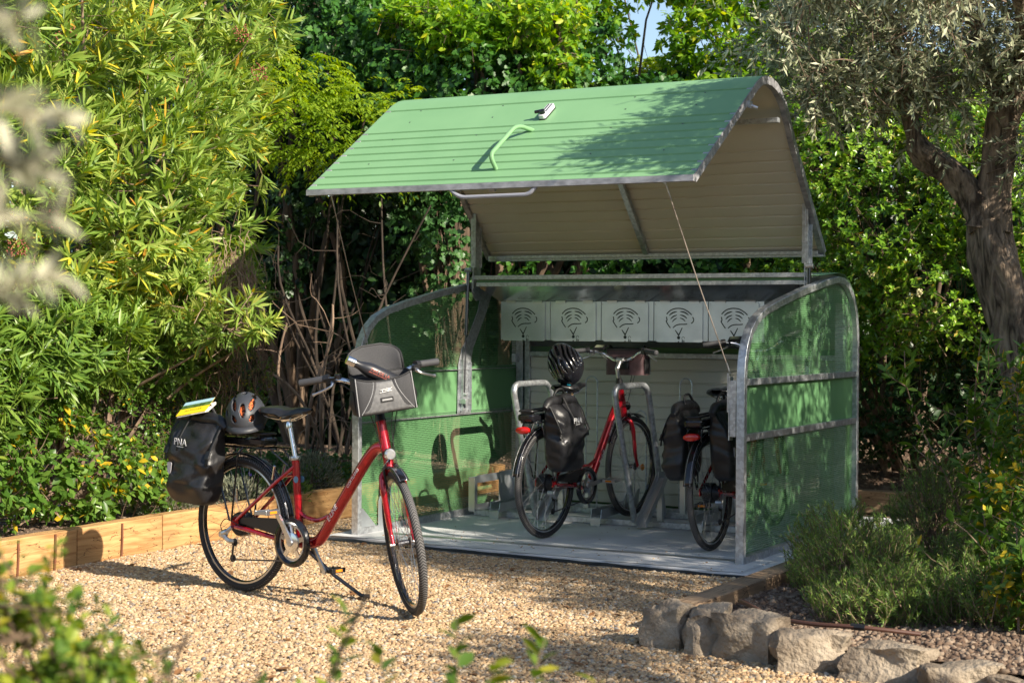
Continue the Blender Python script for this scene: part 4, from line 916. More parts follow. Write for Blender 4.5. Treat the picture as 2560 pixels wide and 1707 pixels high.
# ------------------------------------------------------------------ luggage
def pannier(T, label, side=-1, text='PNA', seed=1, group='black roll-top panniers', rolled=True):
    """T: bike matrix; bag hangs on rack rail at local y=side*.06; outer face at y = side*(.075+depth)"""
    e = bpy.data.objects.new('pannier', None); col.objects.link(e); e.matrix_world = T; e.empty_display_size = .1; tag(e, label, 'pannier bag', group)
    D_ = .155; rows = []; NZ, NA = 26, 48
    for i in range(NZ+1):
        t = i/NZ; z = -.30+.43*t  # local: 0 at hook height
        hw = np.interp(t, [0, .04, .12, .5, .8, .93, 1], [.115, .142, .152, .165, .172, .178, .180])
        dp = np.interp(t, [0, .05, .2, .5, .72, .88, 1], [.05, .068, .085, .085, .075, .045, .014])
        cy = np.interp(t, [0, .5, .85, 1], [.085, .085, .070, .050])
        row = []
        for k in range(NA+1):
            a = 2*math.pi*k/NA; c, s = math.cos(a), math.sin(a); ee = .45
            x = hw*math.copysign(abs(c)**ee, c); y = dp*math.copysign(abs(s)**ee, s)
            q = Vector((x*7+seed*9, (y+t)*4, z*7+k*.0)); w_ = noise.noise(q)*.022+noise.noise(q*2.3)*.014-.012*abs(noise.noise(q*1.7+Vector((3,1,2))))
            wr = .008*math.sin(z*60+x*22+seed)*max(0, t-.55)*2
            f = min(1, 4*t)*min(1, 6*(1-t)+.2)
            x += c*w_*f; y += (w_*1.1+wr)*f*(1 if s > 0 else .2)
            row.append((x, side*(cy+y), z+.006*noise.noise(q*1.5)*f))
        rows.append(row)
    b = MB(); b.grid(rows); b.add(rows[0][:-1], [tuple(range(NA))]); b.add(rows[-1][:-1], [tuple(range(NA))]); bd = b.build('pannier_body', MT['tarp'], e, smooth=60, sub=1)
    # rolled closure
    b = MB(); P = []; n = 20
    for i in range(n+1):
        x = -.195+.39*i/n; P.append((x, side*(.052+.014*noise.noise(Vector((x*6, seed, 0)))), .142-.35*x*x-2.2*max(0,abs(x)-.13)**1.3*.5+.008*noise.noise(Vector((x*9, seed, 4)))))
    b.tube(P, [.018+.016*math.sin(math.pi*i/n)**.5+.004*noise.noise(Vector((i*.9, seed, 2))) for i in range(n+1)], 12); rl = b.build('roll_top', MT['tarp'], e, smooth=60)
    # straps and buckles
    for sx in (-.155, .165):
        b = MB(); y0 = side*(.052+.035); pts = [(sx*1.04, side*.06, .12), (sx*1.08, side*.095, .07), (sx*1.03, side*.135, -.02), (sx*1.0, side*.150, -.09)]
        Q = smooth_path(pts, 5); b.grid([[(p.x-.011, p.y+side*.006, p.z), (p.x+.011, p.y+side*.006, p.z)] for p in Q]); b.build('side_strap', MT['webbing'], e, solid=.002)
        b = MB(); b.obox((sx*1.02, side*.148, -.035), ((1, 0, 0), (0, 1, 0), (0, -side*.4, 1)), (.032, .012, .045)); b.build('buckle', MT['black_plastic'], e, smooth=0, bevel=.004)
    b = MB(); Q = smooth_path([(-.03, side*.085, .165), (-.035, side*.125, .10), (-.035, side*.168, .03), (-.035, side*.178, -.03)], 5); b.grid([[(p.x-.009, p.y+side*.004, p.z), (p.x+.009, p.y+side*.004, p.z)] for p in Q]); b.build('front_strap', MT['webbing'], e, solid=.002)
    b = MB(); b.tube(smooth_path([(-.06, side*.03, .15), (-.03, side*.04, .20), (.04, side*.04, .205), (.08, side*.03, .155)], 5), .008, 8); b.build('carry_handle', MT['webbing'], e)
    # base panel, reflector, logo
    b = MB(); rows2 = [[(p[0]*1.012, side*(cyv+(abs(p[1])-cyv)*1.0)+side*.002, p[2]-.001) for p in row] for row, cyv in zip(rows[:7], [.085]*7)]
    b.grid(rows2); b.build('base_panel', MT['black_plastic'], e, smooth=60, sub=1)
    nn = Vector((0, side, 0)); u = Vector((-side, 0, 0)); v = Vector((0, 0, 1))
    def PM(x, z, y): return Matrix(((u.x, v.x, nn.x, x), (u.y, v.y, nn.y, side*y), (u.z, v.z, nn.z, z), (0, 0, 0, 1)))
    text_obj('lettering', text, .050, MT['white_print'], e, PM(-side*-.01, .015, .1835), depth=.001, spacing=1.05)
    b = MB(); b.obox((.01*side, side*.1838, -.008), ((1, 0, 0), (0, 1, 0), (0, 0, 1)), (.05, .001, .003)); b.build('lettering_line', MT['white_print'], e, smooth=0)
    b = MB(); pl = [(p.x, p.y) for p in roundpoly([(-.018, .03, 0), (.018, .03, 0), (.012, -.02, 0), (0, -.035, 0), (-.014, -.02, 0)], .008, 3, True)]
    b.prism(pl, (side*-.118*-1, side*.158, -.13), (1, 0, -.0), (0, .0, 1), .003*(-side)); b.build('reflector_patch', MT['reflector_grey'], e, smooth=0)
    return e
def attach(B, x, y, z): return B[0].matrix_world @ Matrix.Translation((x, y, z))
pannier(attach(B1, -.205, -.055, .75) @ Matrix.Rotation(R(3), 4, 'Y'), 'black roll-top pannier on the sunlit red bicycle, guide book lying on it', -1, seed=2)
pannier(attach(B2, .02, -.055, .735), 'black roll-top pannier with white PNA letters and grey reflector, on the middle bicycle', -1, seed=5)
pannier(attach(B3, .0, .085, .73), 'slack black pannier on the left side of the rearmost right bicycle', 1, seed=8)
pannier(attach(B3, .0, -.055, .73), 'black pannier squeezed between the right bicycle and the side panel', -1, seed=11)
# helmets: shell with real vents
def helmet(M, label, shell_mt, inner_mt, vents, seed=0, visor=False, text=None):
    e = bpy.data.objects.new('bicycle_helmet', None); col.objects.link(e); e.matrix_world = M; e.empty_display_size = .05; tag(e, label, 'helmet')
    NU, NV = 96, 40; a, b_, c = .138, .105, .135
    def pt(u, v, k=1.0):
        # u around (0..2pi, 0 = front), v 0 top .. 1 rim
        ph = v*R(97); r = math.sin(ph); z = math.cos(ph)
        x = a*r*math.cos(u)*(1.08 if math.cos(u) < 0 else 1); y = b_*r*math.sin(u); zz = c*z*.92
        if v > .8: zz += .012*math.cos(2*u)*(v-.8)/.2
        ridge = 1+.030*math.cos(u*2)*0+.022*math.cos(6*math.atan2(y, .06+abs(x)))*math.sin(ph)
        return Vector((x*k*ridge, y*k*ridge, zz*k*ridge))
    vs = []; fs = []
    for i in range(NV+1):
        for j in range(NU): vs.append(pt(2*math.pi*j/NU, .02+.98*i/NV))
    def hole(p):
        for (vx, vy, lx, ly, rot) in vents:
            for s in (1, -1):
                dx = p.x-vx; dy = p.y*s-vy; X = dx*math.cos(rot)+dy*math.sin(rot); Y = -dx*math.sin(rot)+dy*math.cos(rot)
                if (X/lx)**2+(Y/ly)**2 < 1: return True
        return False
    for i in range(NV):
        for j in range(NU):
            k = (j+1) % NU; ctr = pt(2*math.pi*(j+.5)/NU, .02+.98*(i+.5)/NV); key = Vector((ctr.x, ctr.y, 0))
            ang = math.acos(max(-1, min(1, ctr.z/.125)))
            key = Vector((math.cos(math.atan2(ctr.y, ctr.x)), math.sin(math.atan2(ctr.y, ctr.x)), 0))*ang*.095
            if i > 1 and i < NV-3 and hole(key): continue
            fs.append((i*NU+j, i*NU+k, (i+1)*NU+k, (i+1)*NU+j))
    b = MB(); b.add(vs, fs); b.add([vs[j] for j in range(NU)], [tuple(range(NU))]); sh = b.build('helmet_shell', shell_mt, e, smooth=50, solid=.014)
    b = MB(); b.grid([[pt(2*math.pi*j/48, .001+.92*i/16, .86) for j in range(49)] for i in range(17)]); b.build('helmet_lining', inner_mt, e, smooth=60)
    b = MB(); b.tube([pt(2*math.pi*j/60, .995, .97) for j in range(60)], .006, 6, closed=True); b.build('helmet_rim', inner_mt, e)
    if visor:
        b = MB(); b.grid([[pt(u_, .93, 1.03), pt(u_, 1.05, 1.12+.18*math.cos(u_)), ] for u_ in [R(-62+124*k/16) for k in range(17)]]); b.build('visor', shell_mt, e, smooth=40, solid=.004)
    for s in (-1, 1):
        b = MB(); b.tube(smooth_path([(.05, s*.09, -.01), (.03, s*.075, -.06), (.0, s*.03, -.10)], 4), .004, 6); b.build('chin_strap', MT['webbing'], e)
    return e
GV = [(.075, 0, .030, .011, 0), (.045, .043, .034, .014, -.35), (-.02, .05, .034, .013, .1), (-.085, .035, .035, .013, .3), (-.03, 0, .03, .012, 0), (.105, .045, .018, .012, -.6), (-.03, .105, .03, .012, .1), (.045, .10, .026, .010, -.3)]
orange_mesh = noisy(mat('orange_mesh', rough=.7), (.03, .01, .005), (.75, .16, .04), 110, detail=0, thr=(.42, .5))
Mh = attach(B1, .055, -.03, .90) @ Matrix.Rotation(R(-48), 4, 'Z') @ Matrix.Rotation(R(24), 4, 'Y') @ Matrix.Rotation(R(4), 4, 'X') @ Matrix.Scale(.92, 4)
helmet(Mh, 'matt grey helmet with orange lining resting behind the saddle of the sunlit bicycle', MT['helmet_grey'], orange_mesh, GV, visor=True)
BV = [(x, y, .085, .0085, 0) for x, y in ((-.01, 0), (.0, .028), (-.005, .056), (-.01, .084), (-.01, .110))]
Mh = attach(B2, .27, -.0, 1.08) @ Matrix.Rotation(R(-155), 4, 'Z') @ Matrix.Rotation(R(28), 4, 'X') @ Matrix.Rotation(R(62), 4, 'Y')
hb2 = helmet(Mh, 'glossy black helmet with long vents hung on the saddle of the middle bicycle', MT['black_gloss'], MT['black_plastic'], BV)
# guide book
Mk = attach(B1, -.215, -.13, .925) @ Matrix.Rotation(R(-3), 4, 'Y') @ Matrix.Rotation(R(22), 4, 'X') @ Matrix.Rotation(R(22), 4, 'Z')
bk = bpy.data.objects.new('guide_book', None); col.objects.link(bk); bk.matrix_world = Mk; tag(bk, 'thin yellow guide book with green landscape cover, half open on the pannier', 'book')
b = MB(); b.box(-.085, .085, -.065, .065, 0, .007); b.build('book_block', MT['paper'], bk, smooth=0)
b = MB(); b.add([(-.088, -.068, .009), (.088, -.068, .009), (.088, .068, .030), (-.088, .068, .030)], [(0, 1, 2, 3)]); cv = b.build('book_cover', MT['yellow'], bk, smooth=0, solid=.0012)
def cov(y0, y1, mt, nm):
    z = lambda y: .0100+(y+.068)*.1544; q = MB(); q.add([(-.088, y0, z(y0)), (.088, y0, z(y0)), (.088, y1, z(y1)), (-.088, y1, z(y1))], [(0, 1, 2, 3)]); return q.build(nm, mt, cv, smooth=0)
cov(-.004, .034, noisy(mat('cover_trees', rough=.4), (.015, .04, .01), (.12, .22, .05), 60), 'cover_landscape'); cov(.034, .068, mat('cover_sky', (.35, .55, .62), .4), 'cover_sky_band')
aM = Matrix.Translation((0, -.030, .0172)) @ Matrix.Rotation(math.atan(.1544), 4, 'X')
text_obj('cover_title', 'ALPILLES', .020, mat('olive_print', (.25, .22, .02), .5), cv, aM, depth=.0002, spacing=1.3)
b = MB(); b.add([(.0, -.072, .004), (.10, -.068, .002), (.105, .03, .005), (.0, .03, .016)], [(0, 1, 2, 3)]); b.build('book_page', MT['paper'], bk, smooth=0, solid=.0006)
# handlebar bag
def bar_bag(B, label, open_lid, body_mt, flip=1, dims=(.285, .175, .15)):
    e0, S_, cp = B; wd, hh, dp = dims
    e = bpy.data.objects.new('handlebar_bag', None); col.objects.link(e)
    e.matrix_world = e0.matrix_world @ S_ @ Matrix.Translation((cp.x+.035, 0, cp.z-.010)); tag(e, label, 'handlebar bag')
    z0, z1 = -hh*.55, hh*.45
    # body: lofted box, x forward 0..dp
    rows = []; NZ, NA = 12, 48
    for i in range(NZ+1):
        t = i/NZ; row = []
        for k in range(NA+1):
            a = 2*math.pi*k/NA; c, s = math.cos(a), math.sin(a); ee = .28
            x = dp/2+dp/2*math.copysign(abs(c)**ee, c)*(.97-.12*t); y = wd/2*math.copysign(abs(s)**ee, s)*(1.0-.03*t)
            sag = .030*(1-(y/(wd/2))**2)*t*(1 if (open_lid and x > dp*.5) else .0)
            row.append((x+.008*math.sin(math.pi*t)*(1 if c > 0 else 0), y, z0+hh*t-sag))
        rows.append(row)
    b = MB(); b.grid(rows); b.add(rows[0][:-1], [tuple(range(NA))])
    if not open_lid: b.add([(p[0], p[1], p[2]+.0) for p in rows[-1][:-1]], [tuple(range(NA))])
    bd = b.build('bag_body', body_mt, e, smooth=45, solid=0.004 if open_lid else 0)
    # piping along vertical front edges and top rim
    b = MB(); b.tube([Vector(p)+Vector((0, 0, .002)) for p in rows[-1][:-1]], .004, 6, closed=True); b.build('bag_zip', MT['webbing'], e)
    for s in (-1, 1):
        b = MB(); b.tube([(dp*.975*(1-.06*t_), s*wd*.485*(1-.03*t_), z0+hh*t_) for t_ in [k/6 for k in range(7)]], .0026, 6); b.build('piping', MT['piping'], e)
        b = MB(); b.grid([[(dp*.25+dp*.5*u_, s*(wd/2+.004+.018*math.sin(math.pi*u_)*math.sin(math.pi*v_)), z0+hh*(.05+.6*v_)) for u_ in [k/8 for k in range(9)]] for v_ in [k/6 for k in range(7)]]); b.build('mesh_pocket', MT['webbing'], e)
    if open_lid:
        xf = lambda t_: dp*.985+.008*math.sin(math.pi*t_)-dp*.06*t_+.0035
        b = MB(); rowsF = []
        for i in range(13):
            t_ = i/12; hw = .052+.075*(1-t_)**1.7; rowsF.append([(xf(t_)-.004*(abs(u_)**3), hw*u_, z0+.004+(hh-.006)*t_-.028*(1-(hw*u_/(wd/2))**2)*t_) for u_ in [-1+k/6 for k in range(13)]])
        b.grid(rowsF); b.build('front_panel', MT['bag_panel'], e, solid=.001)
        for s in (-1, 1):
            b = MB(); b.tube([Vector(r_[0 if s < 0 else -1])+Vector((.002, 0, 0)) for r_ in rowsF], .0016, 5); b.build('piping', MT['piping'], e)
        b = MB(); b.obox((dp*.985+.010, 0, -.035), ((1, 0, 0), (0, 1, 0), (0, 0, 1)), (.003, .060, .022)); b.build('loop_label', MT['webbing'], e, smooth=0)
        b = MB(); b.obox((dp*.985+.0125, 0, -.035), ((1, 0, 0), (0, 1, 0), (0, 0, 1)), (.001, .048, .008)); b.build('reflective_bar', MT['piping'], e, smooth=0)
        b = MB(); xx = dp*.985+.0115
        for (ya, za, yb, zb) in ((-.030, -.006, .028, -.002), (-.026, .006, .020, .010), (-.02, -.004, -.012, .011), (.004, -.004, .030, .014), (.004, .012, .026, -.003), (-.008, .002, .012, .004)):
            b.beam((xx, ya, za+.006), (xx, yb, zb+.006), .0022, .001, (1, 0, 0))
        b.build('bag_emblem', MT['white_print'], e, smooth=0)
        # open lid standing up behind
        b = MB(); rowsL = []
        for i in range(11):
            t_ = i/10; hw = wd/2*(1-.03*t_)*(.93 if t_ < .6 else .93*math.sqrt(max(0, 1-((t_-.6)/.43)**2))); cup = .03*math.sin(math.pi*min(1, t_+.1))
            rowsL.append([(-.012-.03*t_+cup*abs(u_)**3, hw*u_, z1-.005+.135*t_) for u_ in [-1+k/8 for k in range(17)]])
        b.grid(rowsL); b.build('open_flap', MT['bag_cloth'], e, smooth=60, solid=.006)
        ed = [Vector(r_[0]) for r_ in rowsL]+[Vector(r_[-1]) for r_ in rowsL[::-1]]
        b = MB(); b.tube(ed, .0055, 7); b.build('flap_edge', MT['webbing'], e)
    else:
        b = MB(); rowsL = [[(dp*(.0+1.0*u_), wd*.50*v_, z1+.012*math.sin(math.pi*u_)+.002) for u_ in [k/8 for k in range(9)]] for v_ in [-1, -.9, -.5, 0, .5, .9, 1]]; b.grid(rowsL); b.build('bag_flap', MT['webbing'], e, smooth=60, solid=.005)
        b = MB(); b.box(-.018, .0, -.05, .05, -.05, .03); b.tube([(-.016, -.06, .02), (-.016, .06, .02)], .01, 8); b.build('mount_plate', MT['black_plastic'], e, smooth=0, bevel=.004)
        for s in (-1, 1):
            b = MB(); b.lathe([(0, .004), (.004, .003), (.004, 0)], (-.0, s*.055, .01), (-1, 0, 0), 8); b.build('bag_rivet', MT['dark_steel'], e)
            b = MB(); b.tube(smooth_path([(.05, s*wd*.44, z1+.0), (.06, s*wd*.46, z1+.03), (.10, s*wd*.44, z1+.0)], 4), .006, 6); b.build('strap_loop', MT['webbing'], e)
    return e
bag1 = bar_bag(B1, 'grey and black handlebar bag, its lid open with a bottle inside', True, MT['bag_cloth'])
bag2 = bar_bag(B2, 'mauve and black handlebar bag on the far side of the middle bicycle', False, MT['bag_mauve'], dims=(.29, .17, .14))
# bottle in the bag
bm_ = bag1.matrix_world @ Matrix.Translation((.075, .065, .0)) @ Matrix.Rotation(R(-57), 4, 'X') @ Matrix.Rotation(R(3), 4, 'Y')
bo = bpy.data.objects.new('water_bottle', None); col.objects.link(bo); 
bo.matrix_world = bag1.matrix_world @ Matrix.Translation((.10, .070, .028)) @ Matrix.Rotation(R(57), 4, 'X')
tag(bo, 'black steel bottle with silver cap leaning out of the open handlebar bag', 'bottle')
b = MB(); b.lathe([(0, 0), (.032, 0), (.035, .004), (.035, .135), (.033, .155), (.026, .180), (.0195, .200), (.0185, .222), (0, .222)], (0, 0, 0), (0, 0, 1), 32); b.build('bottle_flask', MT['bottle_body'], bo, smooth=40)
b = MB(); b.lathe([(.0185, .222), (.021, .224), (.0215, .262), (.020, .265), (0, .265)], (0, 0, 0), (0, 0, 1), 28); b.build('bottle_cap', MT['chrome'], bo, smooth=40)
for txt, dz, sz_ in (('MAS DE LA', .0, .020), ('UNE FERME EN PROVENCE', 0, .009)):
    yy = .006 if sz_ > .01 else -.008
    Mt_ = Matrix(((0, 0, 1, .0352), (0, 1, 0, yy), (1, 0, 0, .105), (0, 0, 0, 1))); Mt_ = Matrix(((0, 0, 1, .0354), (0, -1, 0, -yy), (1, 0, 0, .10), (0, 0, 0, 1)))
    # text runs along the flask, readable from the front
    Mt_ = Matrix(((0, 0, 1, .0354), (0, 1, 0, yy), (-1, 0, 0, .10), (0, 0, 0, 1)))
    text_obj('bottle_print', txt, sz_, MT['bottle_text'], bo, Mt_, depth=.0003)
# ------------------------------------------------------------------ vegetation
def leaf_mat(name, cols, rough=.4, trans=.35, spec=.35):
    m = bpy.data.materials.new(name); m.use_nodes = True; N = m.node_tree.nodes; L = m.node_tree.links; b = N['Principled BSDF']; out = N['Material Output']
    at = N.new('ShaderNodeAttribute'); at.attribute_name = 'rnd'; rp = N.new('ShaderNodeValToRGB'); e = rp.color_ramp.elements
    while len(e) < len(cols): e.new(.5)
    for i, (p, c) in enumerate(cols): e[i].position = p; e[i].color = (*c, 1)
    L.new(at.outputs['Fac'], rp.inputs[0]); L.new(rp.outputs[0], b.inputs['Base Color']); b.inputs['Roughness'].default_value = rough; b.inputs['Specular IOR Level'].default_value = spec
    tr = N.new('ShaderNodeBsdfTranslucent'); hs = N.new('ShaderNodeHueSaturation'); hs.inputs['Saturation'].default_value = 1.15; hs.inputs['Value'].default_value = 1.5; hs.inputs['Hue'].default_value = .485
    L.new(rp.outputs[0], hs.inputs['Color']); L.new(hs.outputs[0], tr.inputs['Color'])
    mx = N.new('ShaderNodeMixShader'); mx.inputs[0].default_value = trans; L.new(b.outputs[0], mx.inputs[1]); L.new(tr.outputs[0], mx.inputs[2]); L.new(mx.outputs[0], out.inputs[0])
    MT[name] = m; return m
leaf_mat('leaf_narrow', [(0, (0.086, 0.168, 0.026)), (.35, (0.172, 0.277, 0.046)), (.75, (0.296, 0.393, 0.078)), (.93, (0.421, 0.480, 0.130)), (.965, (0.650, 0.582, 0.039)), (1, (0.650, 0.320, 0.052))], .38, .35)
leaf_mat('leaf_narrow_dark', [(0, (0.076, 0.157, 0.029)), (.6, (0.152, 0.259, 0.040)), (1, (0.255, 0.351, 0.066))], .38, .3)
leaf_mat('leaf_broad', [(0, (.05, .12, .018)), (.5, (.10, .20, .03)), (.9, (.17, .28, .05)), (.94, (.6, .45, .03)), (1, (.6, .40, .03))], .3, .35)
leaf_mat('leaf_wisteria', [(0, (0.144, 0.260, 0.020)), (.5, (0.252, 0.380, 0.025)), (.9, (0.378, 0.460, 0.040)), (1, (0.450, 0.440, 0.060))], .45, .5)
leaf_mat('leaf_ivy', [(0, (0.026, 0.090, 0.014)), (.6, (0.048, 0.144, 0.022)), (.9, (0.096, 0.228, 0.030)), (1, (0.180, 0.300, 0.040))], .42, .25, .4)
leaf_mat('leaf_ivy_light', [(0, (0.045, 0.126, 0.036)), (.6, (0.081, 0.180, 0.054)), (1, (0.126, 0.234, 0.072))], .35, .3)
leaf_mat('leaf_tree', [(0, (0.106, 0.253, 0.014)), (.5, (0.185, 0.354, 0.023)), (.85, (0.291, 0.455, 0.034)), (1, (0.529, 0.531, 0.034))], .4, .5)
leaf_mat('leaf_pitto', [(0, (0.068, 0.179, 0.015)), (.5, (0.165, 0.317, 0.025)), (.92, (0.275, 0.427, 0.044)), (.98, (0.550, 0.495, 0.125)), (1, (0.650, 0.413, 0.037))], .28, .3, .6)
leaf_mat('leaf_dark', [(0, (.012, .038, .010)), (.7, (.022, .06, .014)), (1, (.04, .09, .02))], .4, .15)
leaf_mat('leaf_olive', [(0, (0.127, 0.155, 0.087)), (.35, (0.254, 0.286, 0.167)), (.7, (0.444, 0.464, 0.304)), (1, (0.650, 0.650, 0.464))], .45, .2)
leaf_mat('leaf_olive_pale', [(0, (.28, .28, .18)), (.5, (.46, .45, .32)), (1, (.6, .57, .44))], .5, .3)
leaf_mat('leaf_rosemary', [(0, (0.076, 0.145, 0.033)), (.5, (0.140, 0.247, 0.046)), (.9, (0.254, 0.371, 0.066)), (1, (0.380, 0.413, 0.106))], .5, .15)
leaf_mat('leaf_grey', [(0, (.10, .12, .08)), (.6, (.20, .22, .15)), (1, (.30, .31, .22))], .6, .2)
leaf_mat('leaf_blur', [(0, (.05, .12, .02)), (.5, (.13, .22, .03)), (.85, (.32, .38, .05)), (1, (.5, .42, .05))], .45, .4)
leaf_mat('leaf_dry', [(0, (.12, .07, .04)), (1, (.28, .18, .11))], .8, .2)
noisy(mat('bark_shaded', rough=.9), (.02, .014, .01), (.06, .042, .03), 6)  # darkened bark: the shade of the hollow is put into the colour
mat('berry', (.22, .06, .035), .6); mat('cream_flower', (.55, .50, .28), .7)
def nrm_(a): return a/np.maximum(np.linalg.norm(a, axis=-1, keepdims=True), 1e-9)
SHP = {
 'kite': ([(0, 0, 0), (.45, -.5, .06), (.45, .5, .06), (1, 0, 0)], [(0, 1, 3), (0, 3, 2)]),
 'narrow': ([(0, 0, 0), (.25, -.42, .1), (.25, .42, .1), (.28, 0, 0), (.65, -.40, .1), (.65, .40, .1), (.62, 0, 0), (1, 0, 0)], [(0, 1, 3), (0, 3, 2), (1, 4, 6, 3), (3, 6, 5, 2), (4, 7, 6), (6, 7, 5)]),
 'oval': ([(0, 0, 0), (.25, -.38, .12), (.25, .38, .12), (.28, 0, 0), (.62, -.48, .12), (.62, .48, .12), (.62, 0, 0), (1, 0, 0)], [(0, 1, 3), (0, 3, 2), (1, 4, 6, 3), (3, 6, 5, 2), (4, 7, 6), (6, 7, 5)]),
 'ivy': ([(.12, 0, 0), (.0, -.25, .05), (.28, -.55, .10), (.45, -.30, .04), (.66, -.36, .06), (1, 0, 0), (.66, .36, .06), (.45, .30, .04), (.28, .55, .1), (.0, .25, .05)], [(0, 1, 2, 3), (0, 3, 4, 5), (0, 5, 6, 7), (0, 7, 8, 9)]),
}
def leaf_geo(P, A, Nn, L, Wd, shape, droop=.15):
    sv, sf = SHP[shape]; sv = np.array(sv); n = len(P); A = nrm_(A); B = nrm_(np.cross(Nn, A)); C = np.cross(A, B)
    t = sv[:, 0][None, :, None]; V = P[:, None, :]+A[:, None, :]*t*L[:, None, None]+B[:, None, :]*(sv[:, 1]*1.0)[None, :, None]*Wd[:, None, None]+C[:, None, :]*(sv[:, 2])[None, :, None]*Wd[:, None, None]
    V[:, :, 2] -= droop*(sv[:, 0]**2)[None, :]*L[:, None]
    return V, sf
def leaves(name, P, A, Nn, L, Wd, shape, mt, parent=None, droop=.15, rndv=None, split=0, kind='stuff'):
    P = np.asarray(P, float); n = len(P)
    rnd = rng.random(n) if rndv is None else rndv
    V, sf = leaf_geo(P, A, Nn, L, Wd, shape, droop)
    keep = np.ones(n, bool)
    if split:
        d = np.linalg.norm(P-np.array(CAM), axis=1); idx = np.argsort(d-L*3)[:split]; keep[idx] = False
        sv = np.array(SHP[shape][0])
        cache = {}
        A_ = nrm_(np.asarray(A, float)); B_ = nrm_(np.cross(Nn, A_)); C_ = np.cross(A_, B_)
        for i in idx:
            k = int(rnd[i]*7.99)
            if k not in cache:
                me = bpy.data.meshes.new('leaf'); me.from_pydata([(a, b, c-droop*a*a*.8) for a, b, c in sv.tolist()], [], sf)
                me.attributes.new('rnd', 'FLOAT', 'POINT').data.foreach_set('value', [(k+.5)/8]*len(sv)); me.polygons.foreach_set('use_smooth', [True]*len(me.polygons)); me.materials.append(mt); cache[k] = me
            a = A_[i]*L[i]; b = B_[i]*Wd[i]; c = C_[i]*Wd[i]
            o = bpy.data.objects.new('leaf', cache[k]); col.objects.link(o)
            if parent is not None: o.parent = parent
            o.matrix_local = Matrix(((a[0], b[0], c[0], P[i][0]), (a[1], b[1], c[1], P[i][1]), (a[2], b[2], c[2], P[i][2]), (0, 0, 0, 1)))
        V = V[keep]; rnd = rnd[keep]; n = len(V)
    if n == 0: return None
    m = V.shape[1]; me = bpy.data.meshes.new(name)
    loops = []; starts = []; tot = []; s = 0
    base = np.concatenate([np.array(f) for f in sf]); ln = np.array([len(f) for f in sf])
    LI = (base[None, :]+(np.arange(n)*m)[:, None]).ravel(); LT_ = np.tile(ln, n); LS = np.concatenate([[0], np.cumsum(LT_)[:-1]])
    me.vertices.add(n*m); me.vertices.foreach_set('co', V.reshape(-1).astype(np.float32)); me.loops.add(len(LI)); me.loops.foreach_set('vertex_index', LI.astype(np.int32))
    me.polygons.add(len(LT_)); me.polygons.foreach_set('loop_start', LS.astype(np.int32)); me.polygons.foreach_set('loop_total', LT_.astype(np.int32)); me.polygons.foreach_set('use_smooth', np.ones(len(LT_), bool))
    me.update(calc_edges=True); me.attributes.new('rnd', 'FLOAT', 'POINT').data.foreach_set('value', np.repeat(rnd, m).astype(np.float32)); me.materials.append(mt)
    o = link(name, me, parent)
    if kind: o['kind'] = kind
    return o
def rdir(n):
    v = rng.normal(size=(n, 3)); return nrm_(v)
def blob_tips(blobs, n, shell=(.72, 1.05), up_=.45, out=.8, jit=.35, cull=-.35, prune=True):
    """blobs: (x,y,z,rx,ry,rz). tip positions near their surfaces and growth directions"""
    Bc = np.array([b[:3] for b in blobs]); Br = np.array([b[3:] for b in blobs]); wgt = (Br[:, 0]*Br[:, 1]*Br[:, 2])**(2/3); wgt = wgt/wgt.sum()
    k = rng.choice(len(blobs), int(n*1.6), p=wgt); d = rdir(len(k)); r = rng.uniform(*shell, len(k))
    lump = np.array([noise.noise(Vector((q[0]*2.3+kk*3, q[1]*2.3, q[2]*2.3)))*.22 for q, kk in zip(d, k)])
    P = Bc[k]+d*Br[k]*(r+lump)[:, None]; nn = nrm_(d/Br[k])
    tc = nrm_(np.array(CAM)-P); ok = (nn*tc).sum(1) > cull
    if prune:
        for j in range(len(blobs)):
            q = np.linalg.norm((P-Bc[j])/Br[j], axis=1); ok &= ~((q < .62) & (k != j))
    P = P[ok]; nn = nn[ok]; P = P[:n]; nn = nn[:n]
    D_ = nrm_(nn*out+np.array([0, 0, up_])+rng.normal(size=P.shape)*jit); return P, D_
def whorl(P, D_, per, L, Wd, spread=(35, 80), back=.06, seg=None):
    """leaves radiating round each tip"""
    n = len(P); Pi = np.repeat(P, per, 0); Di = np.repeat(D_, per, 0); t = rng.random(n*per)
    Pi = Pi-Di*(t*back)[:, None]; rad = nrm_(np.cross(Di, rdir(n*per))); a = np.radians(rng.uniform(spread[0], spread[1], n*per))[:, None]
    A = Di*np.cos(a)+rad*np.sin(a); Nn = nrm_(Di-A*(Di*A).sum(1, keepdims=True)+np.array([0, 0, .25]))
    Ls = rng.uniform(*L, n*per)*(1-.35*(1-t)); return Pi, A, Nn, Ls, Ls*rng.uniform(*Wd, n*per)
def twigs(name, segs, mt, parent, n=4, kind='stuff'):
    m = MB()
    for pts, r0, r1 in segs:
        N_ = len(pts); m.tube(pts, [r0+(r1-r0)*i/(N_-1) for i in range(N_)], n, caps=False)
    o = m.build(name, mt, parent, smooth=60)
    if kind: o['kind'] = kind
    return o
def limb_path(a, b, bend=.15, n=6):
    a = Vector(a); b = Vector(b); L_ = (b-a).length; r1 = Vector(rdir(1)[0])*L_*bend; r2 = Vector(rdir(1)[0])*L_*bend*.6
    return [a.lerp(b, i/n)+r1*math.sin(math.pi*i/n)+r2*math.sin(2*math.pi*i/n) for i in range(n+1)]
def local(P, base): return np.asarray(P)-np.array(base)
